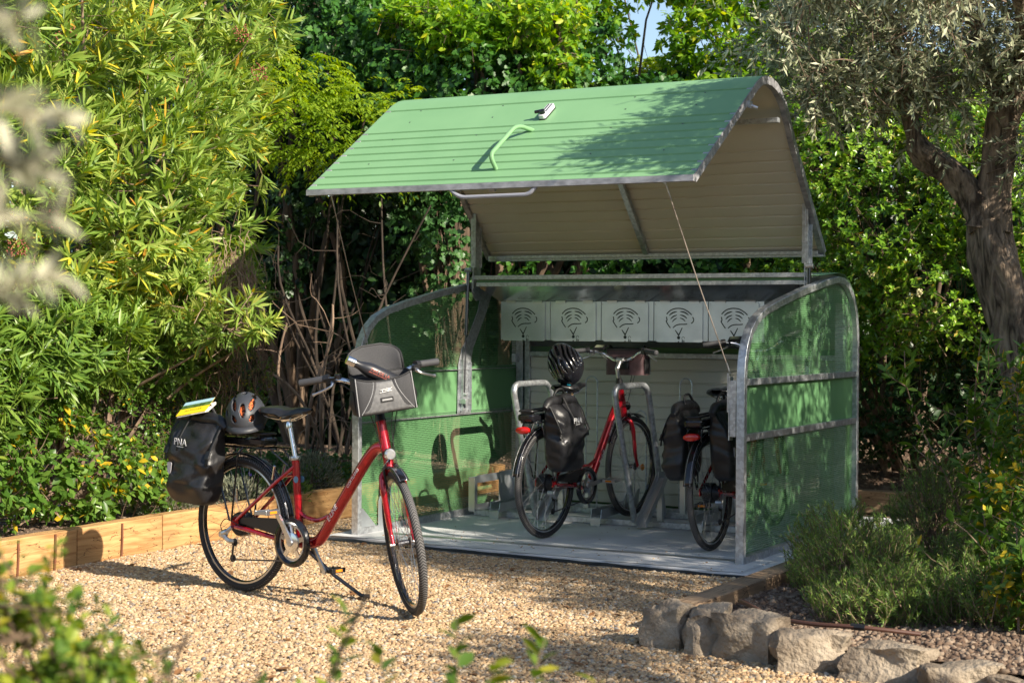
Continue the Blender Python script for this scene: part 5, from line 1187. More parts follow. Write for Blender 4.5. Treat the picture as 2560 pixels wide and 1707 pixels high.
def bush(name, base, blobs, n, per, L, Wd, shape, mt, label, cat='shrub', group=None, stem_r=.02, stems=14, stem_mt='bark', droop=.15, split=0, spread=(35, 80), back=.06, up_=.45, jit=.35, out=.8, tw=1, cull=-.35, shell=(.72, 1.05), base_spread=.15, rshift=0, stem_obj=True):
    e = empty(name, base, 0, label, cat, group); P, D_ = blob_tips(blobs, n, up_=up_, jit=jit, out=out, cull=cull, shell=shell)
    Pi, A, Nn, Ls, Ws = whorl(P, D_, per, L, Wd, spread, back)
    cl = np.array([noise.noise(Vector((p[0]*1.6, p[1]*1.6, p[2]*1.6)))*.45 for p in P]); rv = np.clip(rng.random(len(Pi))*.8+.1+np.repeat(cl, per)*.6+rshift, 0, .955); y = rng.random(len(Pi)) < .035; rv[y] = rng.uniform(.955, 1, y.sum())
    leaves('foliage', local(Pi, base), A, Nn, Ls, Ws, shape, mt, e, droop, rv, split)
    Bs = Vector(base)
    for s in range(stems):
        bl = blobs[s % len(blobs)]; tgt = Vector(bl[:3])+Vector((rng.uniform(-.6, .6)*bl[3], rng.uniform(-.6, .6)*bl[4], rng.uniform(-.2, .6)*bl[5]))-Bs
        st_ = Vector((rng.uniform(-1, 1)*base_spread, rng.uniform(-1, 1)*base_spread, -.05)); m = MB(); pts = limb_path(st_, tgt, .10, 8); m.tube(pts, [stem_r*(1-.75*i/8) for i in range(9)], 6, caps=False); m.build('stem', MT[stem_mt], e, smooth=60)
    segs = []
    idx = rng.choice(len(P), min(len(P), int(len(P)*.35*tw)), replace=False) if tw else []
    for i in idx:
        p = Vector(P[i])-Bs; d = Vector(D_[i]); inner = p-d*rng.uniform(.12, .32)+Vector(rdir(1)[0])*.05; segs.append(([inner, inner.lerp(p, .5)+Vector(rdir(1)[0])*.01, p], .0035, .0015))
    if segs: twigs('twigs', segs, MT[stem_mt], e, 3)
    return e
G1 = 'shrubs crowding the left side'
# 1 large narrow-leaved bush, lit
e = bush('narrow_leaved_bush', (-1.9, -.6, .15), [(-1.75, -1.5, 2.35, .80, .95, .75), (-1.75, -.35, 2.55, .80, .9, .85), (-2.2, .55, 2.9, .95, .9, .9), (-1.9, -1.0, 3.25, 1.0, 1.2, .7), (-2.5, .9, 3.7, 1.1, 1.1, .7), (-1.65, -.9, 1.75, .65, .9, .6), (-1.5, .1, 1.95, .55, .6, .55), (-1.9, -2.4, 2.3, .8, .8, 1.1), (-1.25, -.35, 1.55, .42, .45, .38), (-1.05, -.75, 2.1, .35, .5, .6)],
     3500, 12, (.13, .20), (.135, .175), 'narrow', MT['leaf_narrow'], 'tall sunlit bush of long narrow yellow-green leaves filling the upper left', group=G1, stem_r=.03, stems=18, split=300, back=.075, up_=.45, spread=(22, 70), stem_mt='bark_light', droop=.03)
# berry panicles on it
def clusters(parent, base, pts, n, rad, r, mt, name):
    for p in pts:
        m = MB(); pp = Vector(p)-Vector(base)
        for i in range(n):
            q = pp+Vector(rdir(1)[0])*rad*rng.random()**.4; m.lathe([(0, r), (r*.8, r*.5), (r*.8, -r*.5), (0, -r)], q, (0, 0, 1), 5)
        o = m.build(name, mt, parent); o['kind'] = 'stuff'
clusters(e, (-1.9, -.6, .15), [(-1.15, -1.75, 1.78), (-1.12, -1.5, 1.95), (-1.35, -1.9, 2.9), (-1.3, -1.2, 3.1), (-1.1, -2.1, 1.35), (-1.2, .4, 3.35), (-1.15, .55, 3.1), (-1.2, -2.0, 2.3), (-1.1, -1.0, 2.45)], 50, .07, .0065, MT['berry'], 'seed_cluster')
# 2 darker oleander in front of its foot
bush('dark_narrow_shrub', (-1.5, -1.3, .15), [(-1.35, -1.5, 1.25, .55, .8, .42), (-1.45, -.3, 1.25, .5, .7, .42), (-1.6, .35, 1.5, .5, .5, .4), (-1.3, -2.2, 1.0, .5, .6, .5)], 1300, 11, (.12, .18), (.15, .18), 'narrow', MT['leaf_narrow_dark'], 'darker narrow-leaved shrub with starry leaf rosettes below the tall bush', group=G1, stems=10, split=300, spread=(35, 80), droop=.05)
# branch reaching out over the dry stems
bush('reaching_branch', (-1.3, -.5, .9), [(-.52, -.5, 1.40, .26, .22, .16), (-.75, -.45, 1.33, .25, .22, .16), (-.95, -.5, 1.5, .25, .25, .2)], 110, 10, (.10, .16), (.13, .17), 'narrow', MT['leaf_narrow'], 'leafy branch reaching out from the tall bush toward the shelter', 'branch', stems=4, stem_r=.012, tw=1, stem_mt='bark_light', split=300, cull=-1)
# 3 broad-leaved shrub at the timber
bush('broad_leaved_shrub', (-1.2, -1.8, .12), [(-1.15, -2.1, .50, .38, .5, .38), (-1.15, -1.3, .45, .35, .5, .34), (-1.05, -.75, .38, .25, .35, .22), (-1.5, -1.6, .85, .45, .7, .3)], 900, 6, (.055, .095), (.45, .58), 'oval', MT['leaf_broad'], 'bright broad-leaved shrub with a few yellow leaves behind the left timber', group=G1, stems=10, stem_r=.008, split=300, spread=(35, 85), stem_mt='bark_light')
bush('small_leaved_shrub', (-1.8, .3, .15), [(-1.65, .1, .72, .42, .5, .38), (-1.55, .7, .95, .35, .4, .28), (-1.5, -.5, .75, .4, .4, .35)], 1500, 7, (.022, .036), (.5, .65), 'kite', MT['leaf_broad'], 'fine small-leaved shrub behind the black pannier', group=G1, stems=16, stem_r=.010, stem_mt='bark', rshift=-.1)
bush('small_leaved_shrub', (-1.5, -1.9, .15), [(-1.6, -2.0, .95, .5, .7, .45), (-1.9, -1.0, 1.1, .5, .8, .5)], 1500, 7, (.022, .036), (.5, .65), 'kite', MT['leaf_narrow_dark'], 'dark fine-leaved shrub deep in the left thicket', group=G1, stems=8, stem_r=.010)
# dry twig tangles
def tangle(base, c, r, n, label, mt='bark_light'):
    e = empty('dry_twig_tangle', base, 0, label, 'dead twigs'); segs = []
    for i in range(n):
        p = Vector(c)+Vector((rng.normal()*r[0], rng.normal()*r[1], rng.normal()*r[2])); d = Vector((rng.normal()*.3, rng.normal()*.3, -1+rng.normal()*.3)).normalized(); L_ = rng.uniform(.12, .35)
        segs.append((limb_path(p-Vector(base), p+d*L_-Vector(base), .12, 4), .0028, .0012))
    twigs('dead_twigs', segs, MT[mt], e, 3); return e
tangle((-1.2, -.1, .2), (-.84, -.15, 1.62), (.085, .10, .12), 420, 'hanging tangle of dry brown twigs under the tall bush')
tangle((-1.2, .2, .2), (-1.05, .15, 1.15), (.16, .16, .22), 300, 'grey dead stems behind the helmet of the sunlit bicycle', 'bark')
# multi-stem dry shrub, seen between bush and shelter
def stems_group(base, tops, r, mt, label, cat, group=None, wig=.12):
    e = empty('bare_shrub', base, 0, label, cat, group)
    for t in tops:
        m = MB(); pts = limb_path(Vector((rng.normal()*.06, rng.normal()*.06, -.1)), Vector(t)-Vector(base), wig, 10); m.tube(pts, [r*(1-.6*i/10)+.002 for i in range(11)], 7, caps=False); s_ = m.build('stem', MT[mt], e, smooth=60)
        segs = []
        for k in range(7):
            p = pts[rng.integers(3, 10)]; q = p+Vector((rng.normal()*.25, rng.normal()*.2, abs(rng.normal())*.25)); segs.append((limb_path(p, q, .2, 5), .004, .0012))
        o = twigs('side_twigs', segs, MT[mt], s_, 3)
    return e
stems_group((-1.55, 1.9, .12), [(-1.9, 1.9, 1.35), (-1.6, 2.1, 1.5), (-1.25, 2.2, 1.3), (-1.95, 1.6, 1.0), (-1.45, 1.8, 1.1)], .017, 'bark_light', 'clump of bare pale stems lit by the sun behind the saddle', 'bare shrub')
stems_group((-1.35, 2.5, .12), [(-.75, 2.7, 1.5), (-1.0, 2.6, 2.3), (-1.6, 2.8, 2.5), (-1.9, 2.6, 2.2)], .013, 'bark_shaded', 'bare branching stems in the dark hollow beside the cable', 'bare shrub')
stems_group((-2.2, 2.6, .12), [(-2.5, 2.6, 2.0), (-2.1, 2.9, 2.4)], .016, 'bark_shaded', 'bare stems at the back of the hollow, shade put into their bark colour', 'bare shrub')
# wisteria: pinnate leaves
def pinnate(name, base, blobs, n, label, mt, LL=(.04, .065), pairs=6, cat='climber', group=None, rach=(.16, .26), stems=5, stem_mt='bark', cull=-.4, down=.55):
    e = empty(name, base, 0, label, cat, group); P, D_ = blob_tips(blobs, n, up_=-.1, jit=.5, cull=cull); Ps = []; As = []; Ns = []; Ls = []
    for p, d in zip(P, D_):
        d = Vector(d); d.z = d.z*.3+rng.uniform(-.1, .4); d.normalize(); Lr = rng.uniform(*rach); sd = d.cross(Vector((0, 0, 1))).normalized(); p = Vector(p)
        for k in range(pairs+1):
            t = (k+.6)/(pairs+.6); q = p+d*Lr*t-Vector((0, 0, down*Lr*t*t)); dt_ = (d-Vector((0, 0, 2*down*t))).normalized()
            for s in ((-1, 1) if k < pairs else (0,)):
                a = (dt_*(.55 if s else 1)+sd*s*.9-Vector((0, 0, .25))).normalized(); Ps.append(q); As.append(a); Ns.append(Vector((0, 0, 1))+sd*s*.2+dt_*.3+Vector(rdir(1)[0])*.3); Ls.append(rng.uniform(*LL)*(1-.25*abs(t-.5)))
    Ps = np.array(Ps); Ls = np.array(Ls); cl = np.array([noise.noise(Vector((p[0]*1.5, p[1]*1.5, p[2]*1.5)))*.5 for p in Ps])
    leaves('foliage', local(Ps, base), np.array(As), np.array(Ns), Ls, Ls*.40, 'oval', mt, e, .12, np.clip(rng.random(len(Ps))*.6+.2+cl, 0, 1), 300)
    for s in range(stems):
        bl = blobs[s % len(blobs)]; m = MB(); pts = limb_path((rng.normal()*.05, rng.normal()*.05, -.1), Vector(bl[:3])-Vector(base)+Vector(rdir(1)[0])*bl[3]*.4, .08, 10); m.tube(pts, [.02*(1-.6*i/10) for i in range(11)], 6, caps=False); m.build('stem', MT[stem_mt], e, smooth=60)
    return e
pinnate('wisteria', (-2.4, 3.5, .2), [(-2.75, 2.9, 3.15, .45, .4, .35), (-2.2, 2.8, 2.95, .45, .4, .38), (-1.75, 2.8, 2.95, .42, .4, .38), (-1.35, 2.85, 2.95, .30, .3, .30), (-2.4, 2.7, 3.4, .4, .4, .25), (-3.1, 2.9, 3.5, .5, .4, .4)], 800, 'yellow-green wisteria tumbling beside the left end of the raised lid', MT['leaf_wisteria'], stems=3, stem_mt='bark_shaded')
# ivy masses
GI = 'climbing ivy behind the shelter'
def ivy(base, blobs, n, label, mt='leaf_ivy', L=(.05, .085), per=4, split=300, group=GI, cull=-.2, stems=5, spread=(50, 100)):
    e = empty('ivy', base, 0, label, 'ivy', group); P, D_ = blob_tips(blobs, n, up_=.0, out=1, jit=.5, cull=cull, shell=(.8, 1.05))
    Pi, A, Nn, Ls, Ws = whorl(P, D_, per, L, (.85, 1.05), spread, .08); A[:, 2] -= .55; A = nrm_(A)
    Nn = np.repeat(D_, per, 0)+rdir(len(A))*.35+np.array([0, 0, .3])
    cl = np.array([noise.noise(Vector((p[0]*1.8, p[1]*1.8, p[2]*1.8)))*.5 for p in Pi]); leaves('foliage', local(Pi, base), A, Nn, Ls, Ws, 'ivy', MT[mt], e, .1, np.clip(rng.random(len(Pi))*.7+.1+cl, 0, 1), split)
    for s in range(stems):
        bl = blobs[s % len(blobs)]; m = MB(); pts = limb_path((rng.normal()*.1, rng.normal()*.05, -.1), Vector(bl[:3])-Vector(base), .06, 8); m.tube(pts, [.014*(1-.5*i/8) for i in range(9)], 6, caps=False); m.build('stem', MT['bark_shaded'], e, smooth=60)
    return e
ivy((-1.5, 4.3, .2), [(-2.6, 4.0, 3.75, .75, .6, .7), (-1.9, 3.9, 3.4, .7, .6, .8), (-1.2, 3.8, 3.2, .7, .6, .75), (-.5, 3.9, 3.1, .7, .5, .6), (.2, 4.1, 3.0, .7, .5, .5), (-3.3, 4.2, 4.1, .7, .6, .7), (-1.3, 4.4, 4.1, .8, .6, .5), (-.6, 4.3, 3.6, .6, .5, .5), (-2.3, 4.2, 3.0, .7, .5, .6)], 5200, 'glossy dark ivy mass hanging above the left half of the raised lid')
ivy((-1.35, 3.55, .2), [(-1.45, 3.35, 2.45, .30, .3, .35), (-1.25, 3.25, 2.15, .25, .25, .3), (-1.2, 3.25, 1.80, .22, .22, .30), (-1.65, 3.35, 2.15, .22, .25, .25), (-1.0, 3.3, 2.45, .3, .25, .3), (-1.35, 3.25, 2.75, .35, .25, .25), (-1.45, 3.3, 1.5, .2, .15, .3)], 800, 'pale ivy leaves around a shaggy trunk under the lid edge', 'leaf_ivy_light', (.05, .08), per=3, stems=2)
ivy((.6, 4.0, .2), [(-.5, 3.9, 1.7, .6, .4, .5), (.5, 4.0, 1.9, .7, .4, .5), (1.4, 4.0, 1.9, .7, .4, .5), (-.1, 4.0, 1.2, .8, .4, .4)], 900, 'dark ivy seen through the gap below the lid', 'leaf_ivy', (.05, .08), split=0)
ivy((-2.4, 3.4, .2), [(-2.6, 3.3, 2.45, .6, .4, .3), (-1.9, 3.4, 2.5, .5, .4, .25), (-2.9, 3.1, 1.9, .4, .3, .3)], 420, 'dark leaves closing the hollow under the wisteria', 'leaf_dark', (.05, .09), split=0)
# shaggy trunk
m = MB(); e = empty('shaggy_trunk', (-1.42, 3.6, .1), 0, 'shaggy brown trunk wrapped in ivy behind the left panel', 'tree trunk'); m.tube(limb_path((0, 0, -.1), (.05, .05, 2.9), .02, 12), [.095-.002*i for i in range(13)], 12); m.build('trunk', MT['bark'], e)
segs = []
for i in range(160):
    a = rng.uniform(0, 6.28); z = rng.uniform(0, 2.3); rr = .10; segs.append((limb_path((rr*math.cos(a), rr*math.sin(a), z+.5), (rr*1.1*math.cos(a+.2), rr*1.1*math.sin(a+.2), z-.1), .05, 5), .006, .002))
twigs('bark_strips', segs, MT['bark'], e, 3)
# brighter trees at the top
GT = 'light green trees above the lid'
def crown_tree(name, base, blobs, n, label, mt, trunk_r=.05, L=(.07, .11), Wd=(.36, .46) , per=6, group=GT, limbs=7, shape='oval', split=300, trunk_mt='bark'):
    return bush(name, base, blobs, n, per, L, Wd, shape, MT[mt], label, 'tree', group, stem_r=trunk_r, stems=limbs, stem_mt=trunk_mt, split=split, spread=(30, 95), up_=.1, jit=.6, base_spread=.08, shell=(.5, 1.05), cull=-.6)
crown_tree('light_green_tree', (-.6, 5.0, .2), [(-.9, 4.8, 4.15, .55, .5, .45), (-1.4, 4.9, 4.4, .5, .5, .45), (-1.25, 4.7, 3.8, .35, .3, .3), (-2.0, 5.0, 4.75, .6, .5, .4)], 1800, 'light green tree left of the blue gap in the leaves', 'leaf_tree')
crown_tree('light_green_tree', (.9, 5.1, .2), [(.55, 4.9, 3.85, .55, .5, .5), (1.1, 4.9, 3.6, .5, .5, .45), (.9, 5.0, 4.3, .7, .5, .45), (1.6, 4.9, 3.9, .5, .5, .5), (.1, 5.0, 4.45, .45, .4, .25), (1.4, 4.7, 3.3, .5, .4, .35), (.7, 4.7, 3.35, .4, .3, .3)], 3000, 'light green tree right of the blue gap, behind the top of the lid', 'leaf_tree')
crown_tree('light_green_tree', (-1.2, 4.3, .2), [(-1.25, 3.6, 3.85, .55, .35, .28), (-.65, 3.7, 3.9, .5, .35, .28), (-.45, 3.75, 3.5, .3, .25, .2), (-1.75, 3.7, 4.05, .5, .35, .22)], 1100, 'light green tree spreading over the ivy at the top centre', 'leaf_tree')
crown_tree('thin_tree', (-.6, 5.6, .2), [(-.75, 5.2, 4.05, .35, .3, .3), (-.45, 5.3, 4.5, .5, .3, .22)], 130, 'thin sprays of leaves crossing the blue gap', 'leaf_tree', limbs=4, trunk_r=.03)
crown_tree('yellow_green_tree', (-.1, 5.8, .2), [(-.35, 5.6, 3.6, .5, .3, .28), (.1, 5.7, 3.45, .4, .3, .2)], 420, 'sparse yellow-green tree with bare forks below the blue gap', 'leaf_wisteria', limbs=8, trunk_r=.045)
crown_tree('seeding_tree', (-3.6, 4.4, .2), [(-3.4, 4.0, 4.1, .5, .4, .45), (-3.9, 4.0, 3.8, .5, .4, .5), (-4.2, 4.1, 4.5, .8, .4, .6)], 900, 'dark tree with ochre seed heads at the top left centre', 'leaf_dark', per=5, L=(.04, .07))
crown_tree('far_left_tree', (-5.2, 4.2, .2), [(-5.2, 3.6, 3.6, 1.2, .6, 1.3), (-4.4, 3.5, 2.6, .8, .5, .9), (-6.5, 3.6, 3.6, 1.2, .6, 1.5)], 1300, 'dark green tree behind the tall left bush', 'leaf_dark', L=(.06, .09), split=0)
# deep background hedge, one dark mass
def hedge_sheet(name, x0, x1, y, z0, z1, n, mt, label, cat='hedge', thick=.25, L=(.06, .10)):
    P = np.stack([rng.uniform(x0, x1, n), y+rng.uniform(-thick, thick, n), rng.uniform(z0, z1, n)], 1)
    for i in range(n): P[i, 1] += .25*noise.noise(Vector((P[i, 0]*1.2, 0, P[i, 2]*1.2)))
    A = rdir(n); A[:, 2] -= .4; A = nrm_(A); Nn = nrm_(np.array([.3, -1, .4])+rdir(n)*.6); Ls = rng.uniform(*L, n)
    e = empty(name, ((x0+x1)/2, y, 0), 0, label, cat); leaves('foliage', local(P, ((x0+x1)/2, y, 0)), A, Nn, Ls, Ls*.6, 'oval', mt, e)
    for k in range(9):
        xx = (x0-x1)/2+(x1-x0)*(k+.5)/9; m = MB(); m.tube(limb_path((xx, 0, -.05), (xx+rng.normal()*.3, 0, z1*.9), .05, 8), [.03-.002*i for i in range(9)], 6); m.build('stem', MT['bark'], e)
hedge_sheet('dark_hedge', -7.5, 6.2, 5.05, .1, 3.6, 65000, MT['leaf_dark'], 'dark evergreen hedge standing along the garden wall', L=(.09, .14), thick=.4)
hedge_sheet('dark_hedge', 5.6, 9.4, 5.2, 0, 4.8, 14000, MT['leaf_dark'], 'unseen tall dark hedge added at the far right beyond the olive', L=(.12, .18), thick=.4)  # out of view, added so the side panel reflects dark leaves, not sky
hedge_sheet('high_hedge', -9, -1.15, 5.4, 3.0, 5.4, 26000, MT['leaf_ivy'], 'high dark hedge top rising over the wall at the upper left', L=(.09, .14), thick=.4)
# pittosporum hedge right
bush('pittosporum', (2.5, 4.0, .2), [(2.0, 3.6, 1.55, .55, .55, .55), (2.5, 3.5, 2.1, .65, .6, .6), (2.1, 3.7, 2.7, .6, .6, .5), (3.0, 3.4, 1.6, .6, .6, .5), (3.2, 3.5, 2.4, .6, .6, .6), (1.5, 3.9, 2.2, .5, .4, .6), (2.8, 3.9, 3.0, .6, .5, .5), (1.7, 3.9, 3.1, .5, .5, .5), (3.6, 3.3, 1.9, .5, .5, .6), (2.45, 3.7, 1.3, .9, .4, .35)], 7200, 8, (.045, .07), (.36, .44), 'oval', MT['leaf_pitto'], 'sunlit evergreen bush with cream flower heads right of the lid', stems=12, split=300, spread=(45, 85), stem_r=.03, back=.02)
o = [x for x in bpy.data.objects if x.name == 'pittosporum'][0]
P, D_ = blob_tips([(2.0, 3.6, 1.55, .55, .55, .55), (2.5, 3.5, 2.1, .65, .6, .6), (3.0, 3.4, 1.6, .6, .6, .5)], 26, shell=(1.0, 1.08), cull=.3); clusters(o, (2.5, 4.0, .2), P, 22, .028, .008, MT['cream_flower'], 'flower_head')
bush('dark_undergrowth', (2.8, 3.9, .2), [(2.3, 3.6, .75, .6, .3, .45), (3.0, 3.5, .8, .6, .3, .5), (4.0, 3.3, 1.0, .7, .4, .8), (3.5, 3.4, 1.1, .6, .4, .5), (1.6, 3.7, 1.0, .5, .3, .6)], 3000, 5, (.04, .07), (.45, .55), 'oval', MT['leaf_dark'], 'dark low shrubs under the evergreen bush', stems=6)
# ------------------------------------------------------------------ olive tree
OB = (4.35, 1.45, .0)
ol = empty('olive_tree', OB, 0, 'old olive tree with twisted fissured trunk and silvery crown at the right', 'olive tree')
def olimb(name, pts, rs, parent=ol, n=16, seed=0):
    Q = smooth_path([Vector(p)-Vector(OB) for p in pts], 7); m = MB(); R_ = np.interp(np.linspace(0, 1, len(Q)), np.linspace(0, 1, len(rs)), rs)
    m.tube(Q, list(R_), n)
    for i, v in enumerate(m.v):
        a = i % n; k = i//n
        if k < len(Q):
            c = Q[k]; d = Vector(v)-c; w_ = 1+.22*noise.noise(Vector((a*.75+seed*5, k*.13, seed)))+.16*math.sin(a*2*math.pi/n*3+k*.12+seed)+.07*noise.noise(Vector((a*2.0, k*.5, seed+3))); m.v[i] = tuple(c+d*w_)
    return m.build(name, MT['bark_olive'], parent, smooth=70)
tr = olimb('trunk', [(4.42, 1.45, -.1), (4.18, 1.45, .5), (3.96, 1.45, .95), (3.83, 1.5, 1.35), (3.71, 1.5, 1.75), (3.66, 1.5, 2.0)], [.20, .16, .145, .135, .14, .12], n=28)
olimb('limb', [(3.66, 1.5, 1.95), (3.70, 1.5, 2.2), (3.73, 1.5, 2.45), (3.76, 1.5, 2.65), (3.84, 1.5, 2.8)], [.135, .10, .095, .10, .085], n=20, seed=1)
olimb('limb', [(3.66, 1.5, 1.98), (3.56, 1.48, 2.16), (3.42, 1.45, 2.32), (3.28, 1.42, 2.42), (3.22, 1.4, 2.50)], [.12, .085, .08, .08, .06], n=18, seed=2)
olimb('limb', [(3.25, 1.4, 2.44), (3.20, 1.4, 2.62), (3.17, 1.35, 2.85), (3.12, 1.3, 3.1), (3.05, 1.3, 3.5)], [.05, .045, .04, .03, .02], n=12, seed=3)
olimb('limb', [(3.84, 1.5, 2.78), (4.0, 1.5, 2.85), (4.15, 1.4, 3.05), (4.35, 1.3, 3.4)], [.08, .07, .055, .03], n=14, seed=4)
olimb('limb', [(3.78, 1.5, 2.72), (3.66, 1.5, 2.88), (3.62, 1.45, 3.1), (3.5, 1.4, 3.4), (3.45, 1.4, 3.8)], [.07, .05, .04, .03, .02], n=12, seed=5)
olimb('limb', [(3.80, 1.5, 2.78), (3.90, 1.6, 3.05), (3.97, 1.6, 3.3), (4.0, 1.6, 3.8)], [.06, .045, .035, .02], n=12, seed=6)
OBL = [(3.0, 1.3, 3.05, .55, .5, .40), (2.6, 1.2, 3.15, .50, .5, .35), (3.45, 1.3, 3.15, .5, .5, .40), (3.1, 1.2, 3.55, .8, .6, .35), (3.9, 1.3, 3.3, .45, .5, .5), (2.75, 1.1, 2.85, .35, .3, .22), (3.3, 1.3, 2.75, .40, .35, .25), (4.3, 1.2, 3.0, .4, .5, .6), (4.15, 1.3, 2.4, .30, .3, .35), (3.0, 1.0, 3.6, .6, .3, .25), (4.5, 1.3, 3.5, .6, .5, .5)]
def olive_foliage(bl, n, nm='foliage', shell=(.35, 1.08)):
    P, D_ = blob_tips(bl, n, shell=shell, up_=-.05, out=.7, jit=.7, cull=-1.1, prune=False)
    Ps = []; As = []; Ns = []; segs = []
    for p, d in zip(P, D_):
        p = Vector(p); d = Vector(d); L_ = rng.uniform(.10, .24); bend = Vector(rdir(1)[0])*.03-Vector((0, 0, .03)); pts = [p, p+d*L_*.5+bend*.5, p+d*L_+bend*1.5]; segs.append(([q-Vector(OB) for q in pts], .0018, .0008))
        if rng.random() < .45:
            q0 = p-d*rng.uniform(.15, .35)+Vector(rdir(1)[0])*.06; segs.append(([q0-Vector(OB), (q0+p)/2-Vector(OB)+Vector(rdir(1)[0])*.015, p-Vector(OB)], .0036, .0018))
        if rng.random() < .08: continue
        for k in range(15):
            t = (k+1)/15; q = pts[0].lerp(pts[2], t) if t > .5 else pts[0].lerp(pts[1], t*2); sd = Vector(np.cross(d, rdir(1)[0])).normalized()
            Ps.append(q); As.append((d*.7+sd*.8).normalized()); Ns.append(Vector(rdir(1)[0])+Vector((0, 0, .6)))
    Ls = rng.uniform(.042, .072, len(Ps)); leaves(nm, local(np.array(Ps), OB), np.array(As), np.array(Ns), Ls, Ls*rng.uniform(.20, .30, len(Ps)), 'kite', MT['leaf_olive'], ol, .05, None, 0)
    twigs('twigs', segs, MT['bark_light'], ol, 3)
olive_foliage(OBL, 2500)
olive_foliage([(3.62, -.45, 3.28, .30, .30, .15), (3.85, -.08, 3.55, .28, .25, .2), (3.92, -.75, 3.1, .25, .2, .18), (3.3, -.66, 3.14, .28, .16, .09)], 620, shell=(.1, 1.05))
olimb('limb', [(3.84, 1.5, 2.78), (3.95, 1.0, 3.2), (3.88, .4, 3.5), (3.75, -.1, 3.45), (3.6, -.5, 3.3)], [.05, .04, .03, .02, .01], n=10, seed=8)
# off to the right: the neighbouring olives whose crowns shade the panel and gravel
def shade_tree(base, blobs, n, label):
    e = empty('olive_tree', base, 0, label, 'olive tree'); m = MB(); m.tube(limb_path((0, 0, -.1), Vector(blobs[0][:3])-Vector(base), .08, 8), [.16-.012*i for i in range(9)], 12); m.build('trunk', MT['bark_olive'], e)
    P, D_ = blob_tips(blobs, n, shell=(.2, 1.05), up_=0, jit=.8, cull=-2, prune=False); Pi, A, Nn, Ls, Ws = whorl(P, D_, 7, (.05, .08), (.28, .36), (30, 90), .15)
    leaves('foliage', local(Pi, base), A, Nn, Ls, Ws, 'kite', MT['leaf_olive'], e, .05); return e
shade_tree((6.6, -.2, 0), [(6.1, .3, 2.5, .85, .9, .75), (6.3, -.6, 3.0, .9, .8, .75), (6.5, .9, 3.2, .9, .8, .8), (5.7, .9, 2.0, .5, .6, .6), (6.0, -.4, 2.0, .5, .7, .5), (6.6, -1.5, 3.2, .8, .7, .6), (5.9, .9, 1.5, .5, .6, .5), (6.3, -.2, 3.7, .7, .7, .4)], 6500, 'olive tree standing to the right outside the picture, shading the side panel')
shade_tree((7.6, -1.9, 0), [(7.1, -1.95, 3.55, .75, .65, .8), (7.4, -1.4, 2.7, .7, .7, .5), (7.2, -2.5, 2.7, .6, .5, .5)], 3600, 'second olive tree to the right outside the picture, dappling the gravel')
shade_tree((7.4, -3.6, 0), [(7.0, -3.8, 2.45, .6, .7, .35), (7.2, -4.5, 2.0, .6, .5, .35)], 1300, 'young olive tree to the right outside the picture, dappling the foreground gravel')
def unseen_hedge(pts, z1, n, label):  # unseen hedges, added to cut skylight and bounce on the side panel
    base = (pts[0][0], pts[0][1], 0); e = empty('hedge', base, 0, label, 'hedge', 'unseen hedges added around the yard to cut skylight'); P = []
    a = np.array(pts[0]); b = np.array(pts[1]); t = rng.random(n); XY = a+(b-a)*t[:, None]; nn = np.array([-(b-a)[1], (b-a)[0]]); nn = nn/np.linalg.norm(nn)
    P = np.column_stack([XY+nn*rng.uniform(-.35, .35, (n, 1)), rng.uniform(0, z1, n)]); Ls = rng.uniform(.12, .2, n); leaves('foliage', local(P, base), rdir(n), rdir(n), Ls, Ls*.6, 'kite', MT['leaf_ivy'], e)
    for k in range(6):
        q = a+(b-a)*(k+.5)/6; m = MB(); m.tube([(q[0]-base[0], q[1]-base[1], -.05), (q[0]-base[0]+.1, q[1]-base[1], z1*.9)], [.04, .015], 6); m.build('stem', MT['bark'], e)
unseen_hedge(((8.6, -11.0), (8.6, 5.0)), 2.3, 14000, 'unseen hedge added along the right side of the yard to cut skylight')
unseen_hedge(((8.4, -12.2), (-1.5, -12.2)), 3.0, 9000, 'unseen hedge added behind the camera to cut skylight')
